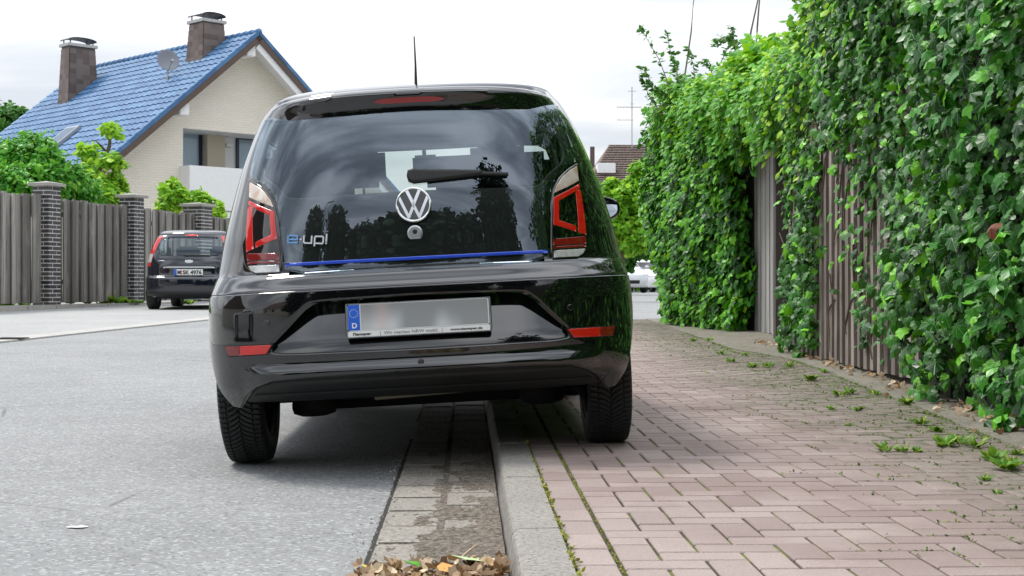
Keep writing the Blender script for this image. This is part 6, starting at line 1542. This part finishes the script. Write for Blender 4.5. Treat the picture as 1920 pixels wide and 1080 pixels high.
fs = empty('garden_shed', (p[0], 84, float(g(84))), label='small brown garden shed glimpsed above the low bright hedge', cat='shed'); mb.obj('wall', plain('shed_wood', (.16, .10, .07), .85, 0, .3), fs); mobj('roof', V, [(0, 1, 5, 4), (2, 3, 4, 5), (0, 4, 3), (1, 2, 5), (0, 3, 2, 1)], M_RT, fs)
# distant tree line closing the end of the street (mostly hidden)
q = np.random.default_rng(31); P_ = []; N_ = []
for k in range(60):
    x = q.uniform(-90, 90); c = (x, q.uniform(120, 150), 3.5); p, n, _ = blob(c, (6, 6, 4.5), 240, seed=k); P_.append(p); N_.append(n)
P_ = np.concatenate(P_); N_ = np.concatenate(N_)
leaves('far_woods', BL_V, LF_F, P_, N_ + q.normal(size=P_.shape) * .4, q.normal(size=P_.shape), np.full(len(P_), 1.0), q.random(len(P_)) * .6, M_TREE)
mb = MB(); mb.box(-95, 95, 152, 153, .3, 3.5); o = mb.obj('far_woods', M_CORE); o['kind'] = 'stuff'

# ------------------------------------------------------------------ what stands behind the photographer (seen mirrored in the car)
def mtree(x, y, h, w, n, label, seed, kind='round'):
    bl_ = []; q = np.random.default_rng(seed)
    if kind == 'column':
        for k in range(7): f = k / 6; bl_.append(((x + q.normal() * .2, y, h * (.18 + .74 * f)), (w * (1 - .35 * abs(f - .45)), w, h * .13), n // 7))
    else:
        for k in range(9): f = q.random(); bl_.append(((x + q.normal() * w * .5, y + q.normal() * w * .3, h * (.35 + .5 * f)), (w * .55, w * .55, h * .16), n // 9))
    bush('tree', label, 'tree', bl_, M_DTREE, .42, tv=BL_V, stem=[([(x, y, 0), (x, y, h * .8)], [.22, .06])], trunk='trunk', base=(x, y, 0), jit=1.2)
mtree(6.0, -14.7, 13.6, 3.0, 9000, 'tall dense tree behind the photographer, mirrored high in the tailgate', 1, 'column')
mtree(-1.3, -14.7, 8.9, 2.7, 6000, 'broad round tree behind the photographer, mirrored under the badge', 2)
mtree(-4.2, -15.2, 7.0, 2.0, 3000, 'lower tree behind the photographer beside the broad round one', 5)
mtree(1.4, -15.6, 7.4, 1.9, 3600, 'middle tree behind the photographer between the round tree and the tall one', 3)
mtree(-12.0, -14.7, 9.0, 1.9, 4200, 'narrow tree behind the photographer just past the street lamp', 4, 'column')
mtree(-7.4, -14.7, 8.2, 1.6, 3600, 'pointed tree behind the photographer on the near side of the street lamp', 8, 'column')
mtree(17, -14.7, 12.5, 3.6, 5200, 'spreading tree behind the photographer far to the side of the hedge', 6)
mtree(11, -18, 8.5, 3.0, 3600, 'bushy tree behind the photographer beyond the reflected hedge', 7)
q_ = empty('street_lamp', (-9.9, -14.2, 0), label='street lamp behind the photographer, mirrored in the tailgate', cat='street lamp'); mb = MB(); mb.tube([(0, 0, 0), (0, 0, 1.2)], .09, 10); mb.tube([(0, 0, 1.2), (0, 0, 9.2), (.15, 0, 9.5), (.5, 0, 9.6)], .09, 8); mb.obj('pole', M_CAPM, q_, smooth=True); mb = MB(); mb.box(.4, 1.5, -.14, .14, 9.52, 9.68, b=.03); mb.obj('lamp_head', M_CAPM, q_)
def bhouse(x, y, w, d, h, label, col, rc):
    e_ = empty('house', (x, y, 0), label=label, cat='house'); mb = MB(); mb.box(-w/2, w/2, -d/2, d/2, 0, h); mb.obj('wall', plain('wall_' + str(int(x * 10)), col, .85), e_)
    V = [(-w/2 - .4, -d/2 - .4, h), (w/2 + .4, -d/2 - .4, h), (w/2 + .4, d/2 + .4, h), (-w/2 - .4, d/2 + .4, h), (-w/2 - .4, 0, h + d * .42), (w/2 + .4, 0, h + d * .42)]
    mobj('roof', V, [(0, 1, 5, 4), (2, 3, 4, 5), (0, 4, 3), (1, 2, 5), (0, 3, 2, 1)], M_RT, e_)
    for k in range(3): f = MB(); f.box(-w/2 + w * (k + .5) / 3 - .55, -w/2 + w * (k + .5) / 3 + .55, d/2 + .002, d/2 + .05, 1.0, 2.3); fo_ = f.obj('window', M_WFRAME, e_); gg = MB(); gg.box(-w/2 + w * (k + .5) / 3 - .45, -w/2 + w * (k + .5) / 3 + .45, d/2 + .05, d/2 + .06, 1.1, 2.2); gg.obj('pane', M_GLOSSBLK, fo_)
bhouse(-19, -20, 11, 8, 3.2, 'house with a brown roof behind the photographer, beyond the white car', (.55, .52, .46), M_RT)
bhouse(6, -36, 14, 9, 3.4, 'wide house behind the photographer, beyond the trees', (.42, .36, .32), M_RT)
bhouse(-20, 4, 8, 10, 3.2, 'house with pale walls outside the left edge of the photograph', (.6, .57, .5), M_RT)
q = np.random.default_rng(41); P_ = []; N_ = []
for k in range(26):
    x = -26 + k * 2.3; c = (x, -30 + q.normal(), 2.0); p, n, _ = blob(c, (1.8, 1.2, 2.4), 420, seed=k + 90); P_.append(p); N_.append(n)
P_ = np.concatenate(P_); N_ = np.concatenate(N_)
leaves('rear_undergrowth', BL_V, LF_F, P_, N_ + q.normal(size=P_.shape) * .4, q.normal(size=P_.shape), np.full(len(P_), .42), q.random(len(P_)) * .6, M_TREE)

# ------------------------------------------------------------------ weeds, moss, leaf litter
def weed(x, y, s, n, seed, mat, z=None, kind='leafy'):
    q = np.random.default_rng(seed); z = float(g(y)) + PAVE - .003 if z is None else z
    a = q.uniform(0, 6.283, n); rad = q.random(n) * s * .35; P_ = np.stack([rad * np.cos(a), rad * np.sin(a), q.random(n) * s * .25], -1)
    out = np.stack([np.cos(a), np.sin(a), .5 + q.random(n) * 1.6], -1); N_ = np.stack([-np.cos(a) * .8, -np.sin(a) * .8, np.ones(n)], -1) + q.normal(size=(n, 3)) * .2
    tv = LF_V * (np.array([.55, 1, 1]) if kind == 'grass' else np.array([1.1, 1, 1]))
    V, F, T, U = leaf_arrays(tv, LF_F, P_, N_, out, s * (.5 + .6 * q.random(n)), q.random(n))
    o = mobj('weed', V, F, mat, tint=T, uv=U); o.location = (x, y, z); return o
M_WEED = m_leaf('weed_green', (.07, .20, .02), (.16, .36, .03), (.36, .50, .06), rough=.5, trans=.3, p_bright=.8)
wl = [(1862, 866, .05), (1800, 836, .055), (1728, 800, .05), (1755, 812, .035), (1660, 850, .045), (1690, 850, .035), (1610, 772, .03), (1575, 745, .035), (1590, 740, .03), (1520, 715, .035), (1480, 690, .03), (1440, 690, .035), (1412, 690, .03), (1370, 680, .03), (1352, 665, .03), (1885, 885, .05), (1900, 880, .05), (1845, 905, .03), (1700, 760, .03), (1640, 742, .025), (1545, 700, .025), (1500, 672, .04), (1398, 668, .025), (1330, 640, .03), (1300, 640, .025), (1470, 660, .035), (1905, 856, .03), (1775, 840, .05), (1830, 842, .05), (1590, 800, .02), (1720, 850, .025), (1870, 930, .02), (1560, 770, .02)]
gl_ = 'small green weed growing in the paver joints near the fence footing'
for k, (px, py, s) in enumerate(wl):
    Y = 8.0
    for _ in range(12): Y = FPX * (CAMH - PAVE - float(g(Y))) / (py - 540)
    p = at(px, py, Y); o = weed(p[0], p[1], s * (1.15 if py > 770 else 1.9), 26, 200 + k, M_WEED, kind='grass' if k % 3 else 'leafy'); props(o, gl_, 'weed', 'weeds in the joints near the fence')
for k, (px, py, s) in enumerate(((205, 556, .22), (222, 562, .20), (240, 566, .16), (132, 566, .16), (8, 572, .22), (45, 578, .18), (97, 578, .16), (165, 570, .14), (190, 576, .14), (10, 560, .2), (262, 570, .12), (340, 572, .16), (355, 574, .14), (430, 572, .12))):
    Yk = 27.6 + (px / 250) * 2.2 if px < 270 else 30.5
    p = at(px, py, Yk); o = weed(p[0], p[1], s, 34, 300 + k, M_WEED, z=(FB - .05) if py < 571 else float(g(Yk)) + .003); props(o, 'green weed with yellow leaves along the kerb under the board fence', 'weed', 'weeds under the left fence')
# moss strip between kerb and pavers, and in the joints: nobody could count it
q = np.random.default_rng(77); n = 2600; y = 2.4 + q.random(n)**1.4 * 6; clump = np.sin(y * 9) * .5 + np.sin(y * 23 + 1) * .5; keep = q.random(n) < .55 + .4 * clump; y = y[keep]; n = len(y)
P_ = np.stack([.2405 + q.normal(size=n) * .0045, y, g(y) + PAVE - .003 + q.random(n) * .006], -1)
P2_ = []
n2 = 1500; y2 = 2.4 + q.random(n2)**1.3 * 3.2; k2 = q.random(n2) < .35 + .45 * (np.sin(y2 * 6) > -.2); y2 = y2[k2]; P2_ = np.stack([.3455 + q.normal(size=len(y2)) * .0018, y2, g(y2) + PAVE - .004 + q.random(len(y2)) * .002], -1)
def tiny(name, P_, s, mat, up=1.0):
    n = len(P_); N_ = np.array([0, 0, up]) + q.normal(size=(n, 3)) * .6; T_ = q.normal(size=(n, 3)) * .7 + np.array([0, -.2, .5]); return leaves(name, LF_V * np.array([1.4, 1, 1]), LF_F, P_, N_, T_, s * (.5 + q.random(n)), q.random(n), mat)
M_MOSS = m_leaf('moss_green', (.08, .11, .015), (.22, .27, .03), (.42, .40, .07), rough=.7, trans=.2, p_bright=.7)
M_MOSSG = m_leaf('joint_moss', (.05, .11, .012), (.12, .22, .025), (.28, .38, .05), rough=.7, trans=.2, p_bright=.75)
tiny('moss', P_, .0115, M_MOSS); tiny('moss', P2_, .0055, M_MOSS)
# moss in the joints of the outer pavers
P_ = []
for (bx_c, by_c, bt) in spots:
    dxe = edge_x(by_c) - bx_c; pr = np.clip(1.15 - dxe / (1.05 - .02 * by_c), 0, 1) * (.35 + .65 * (math.sin(bx_c * 4.3 + by_c * 1.9) + .6 * math.sin(by_c * 5.1) > -.1))
    if by_c < 3.0 or by_c > 15 or q.random() > pr: continue
    w_, l_ = PD[bt]; m_n = int(10 + 22 * q.random())
    for _ in range(m_n):
        if q.random() < l_ / (w_ + l_): P_.append((bx_c + w_ / 2 + q.normal() * .0025, by_c + (q.random() - .5) * l_))
        else: P_.append((bx_c + (q.random() - .5) * w_, by_c + l_ / 2 + q.normal() * .0025))
n = 5200; y = 3.4 + q.random(n) * 12; kk = q.random(n) < .25 + .75 * (np.sin(y * 3.1) + np.sin(y * 7.7) > -.2); y = y[kk]
P_ += [(edge_x(v) + q.normal() * .018, v) for v in y]
P_ = np.array(P_); P_ = np.concatenate([P_, (g(P_[:, 1]) + PAVE - .002 + q.random(len(P_)) * .005)[:, None]], 1); tiny('moss', P_, .0105, M_MOSSG)
# grit and soil lying in the gutter
def m_dirt():
    m = NM('gutter_grit'); v = m.wpos(); c = m.mix(m.ramp(m.noise(v, 55, 4, .75), .35, .65), (.075, .06, .045), (.27, .23, .185)); c = m.mix(m.ramp(m.voro(v, 60), 0, .30, .8, 0), c, (.46, .43, .38)); m.pbr(c, .95, normal=m.bump(m.noise(v, 130, 4, .7), 1.0, .01)); return m.m
M_GRIT = m_dirt()
nx_, ny_ = 40, 190; xs_g = np.linspace(-.235, .098, nx_); ys_g = np.linspace(2.2, 6.6, ny_); V = []; 
import mathutils
for y in ys_g:
    for x in xs_g:
        nv = mathutils.noise.fractal(Vector((x * 14, y * 5.5, 3.3)), 1.0, 2.0, 5) ; fine = mathutils.noise.noise(Vector((x * 90, y * 90, 0)))
        side = np.interp(x, [-.24, -.20, -.12, 0, .06, .10], [-.006, -.0045, .000, .0018, .0035, .007])
        far = np.interp(y, [2.2, 3.9, 4.35, 4.7, 5.2, 6.6], [.004, .0035, .0020, -.0005, .0020, .002])
        V.append((x, y, .0065 + side + far + nv * .0052 + fine * .0028))
F = [(j*nx_+i, j*nx_+i+1, (j+1)*nx_+i+1, (j+1)*nx_+i) for j in range(ny_-1) for i in range(nx_-1)]
o = mobj('gutter_dirt', V, F, M_GRIT, smooth=True); o['kind'] = 'stuff'
# pebbles and grit on gutter and kerb
pb = MB()
for k in range(900):
    y = 2.4 + q.random()**1.2 * 3.6; x = float(np.clip(.02 + q.normal() * .09, -.25, .095)) if k % 3 else float(-.26 + q.normal() * .03); s = .0016 + q.random()**3 * .0045
    M_ = Matrix.Translation((x, y, .008 + s * .4)) @ Euler((q.random() * 6, q.random() * 6, 0)).to_matrix().to_4x4()
    pb.add([(s, 0, 0), (-s, 0, 0), (0, s * .8, 0), (0, -s * .8, 0), (0, 0, s * .7), (0, 0, -s * .7)], [(0, 2, 4), (2, 1, 4), (1, 3, 4), (3, 0, 4), (2, 0, 5), (1, 2, 5), (3, 1, 5), (0, 3, 5)], M_, tint=q.random())
o = pb.obj('gravel', plain('grit_stone', (.36, .34, .31), .8, 0, .5, 40)); o['kind'] = 'stuff'
# dark crumbled edge between asphalt and gutter
V = []; ys_g = np.linspace(1.5, 8.5, 260)
for y in ys_g: a = random.uniform(-.004, .004); V += [(-.262 + a, y, .0012), (-.250 + random.uniform(-.003, .003), y, .0012)]
o = mobj('asphalt_seam', V, [(2*i, 2*i+1, 2*i+3, 2*i+2) for i in range(259)], plain('seam_soil', (.03, .028, .025), .95)); o['kind'] = 'structure'
# fallen leaves heaped in the gutter at the bottom edge
M_DRY2 = m_leaf('pale_dry_leaf', (.40, .27, .17), (.58, .43, .29), (.72, .60, .42), rough=.6, trans=.2, p_bright=.6)
def curl(tv, c): a = tv.copy(); a[:, 2] += c * (a[:, 0]**2 * 1.5 + (a[:, 1] - .4)**2 * .9); return a
lm = []
for c in (.9, 1.6, -.7, 2.3, .3, 1.2):
    for tvv, tff in ((IVY_V, IVY_F), (BL_V, LF_F)):
        for mt in (M_DRY2, M_DRY2, M_DRY): lm.append(mesh_of('fallen_leaf', curl(tvv, c), tff, mt, uv=tvv))
q = np.random.default_rng(15); grp = 'dry leaves in the gutter heap'; gl2 = 'dry brown curled leaf in the heap in the gutter at the bottom edge'
for k in range(190):
    f = k / 190; x = q.uniform(-.255, .085); y = 3.0 + q.random() * .50 - .10 * abs(x + .05); z = .012 + .030 * (1 - abs((y - 3.3) / .40))**1 * q.random() + .004
    o = inst('fallen_leaf', lm[q.integers(len(lm))], None, (x, y, max(.014, z)), (q.normal() * .55, q.normal() * .55, q.uniform(0, 6.28)), float(.018 + .022 * q.random())); props(o, gl2, 'fallen leaf', grp)
mm = []
for k in range(700):
    mm.append((q.uniform(-.25, .09), 2.95 + q.random() * .52, .010 + .014 * q.random()))
mm = np.array(mm); leaves('leaf_litter', curl(BL_V, 1.3), LF_F, mm, np.array([0, 0, 1.0]) + q.normal(size=mm.shape) * .6, q.normal(size=mm.shape), .010 + .020 * q.random(len(mm)), q.random(len(mm)), M_DRY)
M_GR = plain('fresh_leaf', (.09, .34, .02), .45, 0, .2, 60); M_PG = plain('pale_green_leaf', (.50, .62, .32), .5, 0, .12, 60); M_OR = plain('orange_leaf', (.62, .30, .07), .55, 0, .25, 60); M_YE = plain('yellow_leaf', (.66, .52, .06), .55, 0, .2, 60)
def oneleaf(px, py, s, rot, mat, label, tvv=IVY_V, zc=.03, c=.4):
    Y = FPX * (CAMH - zc) / (py - 540); p = at(px, py, Y); tff = IVY_F if tvv is IVY_V else LF_F
    o = inst('fallen_leaf', mesh_of('fallen_leaf', curl(tvv, c), tff, mat, uv=tvv), None, (p[0], p[1], zc), rot, s); props(o, label, 'fallen leaf')
oneleaf(800, 1062, .062, (.5, .1, 1.9), M_GR, 'fresh dark green leaf on top of the leaf heap in the gutter', BL_V, .034, -.3)
oneleaf(905, 1056, .085, (.25, .1, 1.6), M_PG, 'large pale green leaf on the leaf heap beside the kerb', IVY_V, .034)
oneleaf(840, 1074, .05, (.35, 0, .3), M_OR, 'orange leaf at the front of the leaf heap, bottom edge', BL_V, .040)
oneleaf(938, 1066, .03, (.3, .2, 2.2), M_YE, 'small yellow leaf against the kerb in the leaf heap', BL_V, .038)
oneleaf(700, 1068, .04, (.3, .2, 1.0), M_YE, 'yellowish leaf at the left end of the leaf heap', BL_V, .016)
tw = MB(); tp_ = [at(810, 1062, 3.45), at(855, 1050, 3.5), at(880, 1036, 3.62), at(893, 1032, 3.66)]; tw.tube([(float(p[0]), float(p[1]), .020 + .006 * i) for i, p in enumerate(tp_)], [.0028, .0032, .003, .0022], 6); o = tw.obj('twig', plain('twig_bark', (.42, .33, .22), .8, 0, .2, 60), smooth=True); props(o, 'pale bent twig lying across the leaf heap in the gutter', 'twig')
# dry leaves along the fence foot
grp = 'dry leaves along the fence foot'
for k in range(190):
    y = 4.9 + q.random()**1.1 * 8.5; x = float(fx(min(y, 12.3))) - .035 - abs(q.normal()) * (.05 if y > 8.3 else .12); z = float(g(y)) + PAVE + .022
    if y > 12.3: x = 2.75 - .1 * q.random()
    o = inst('fallen_leaf', lm[q.integers(len(lm))], None, (x, y, z), (q.normal() * .5, q.normal() * .5, q.uniform(0, 6.28)), float(.022 + .028 * q.random())); props(o, 'dry brown leaf lying at the foot of the board fence', 'fallen leaf', grp)
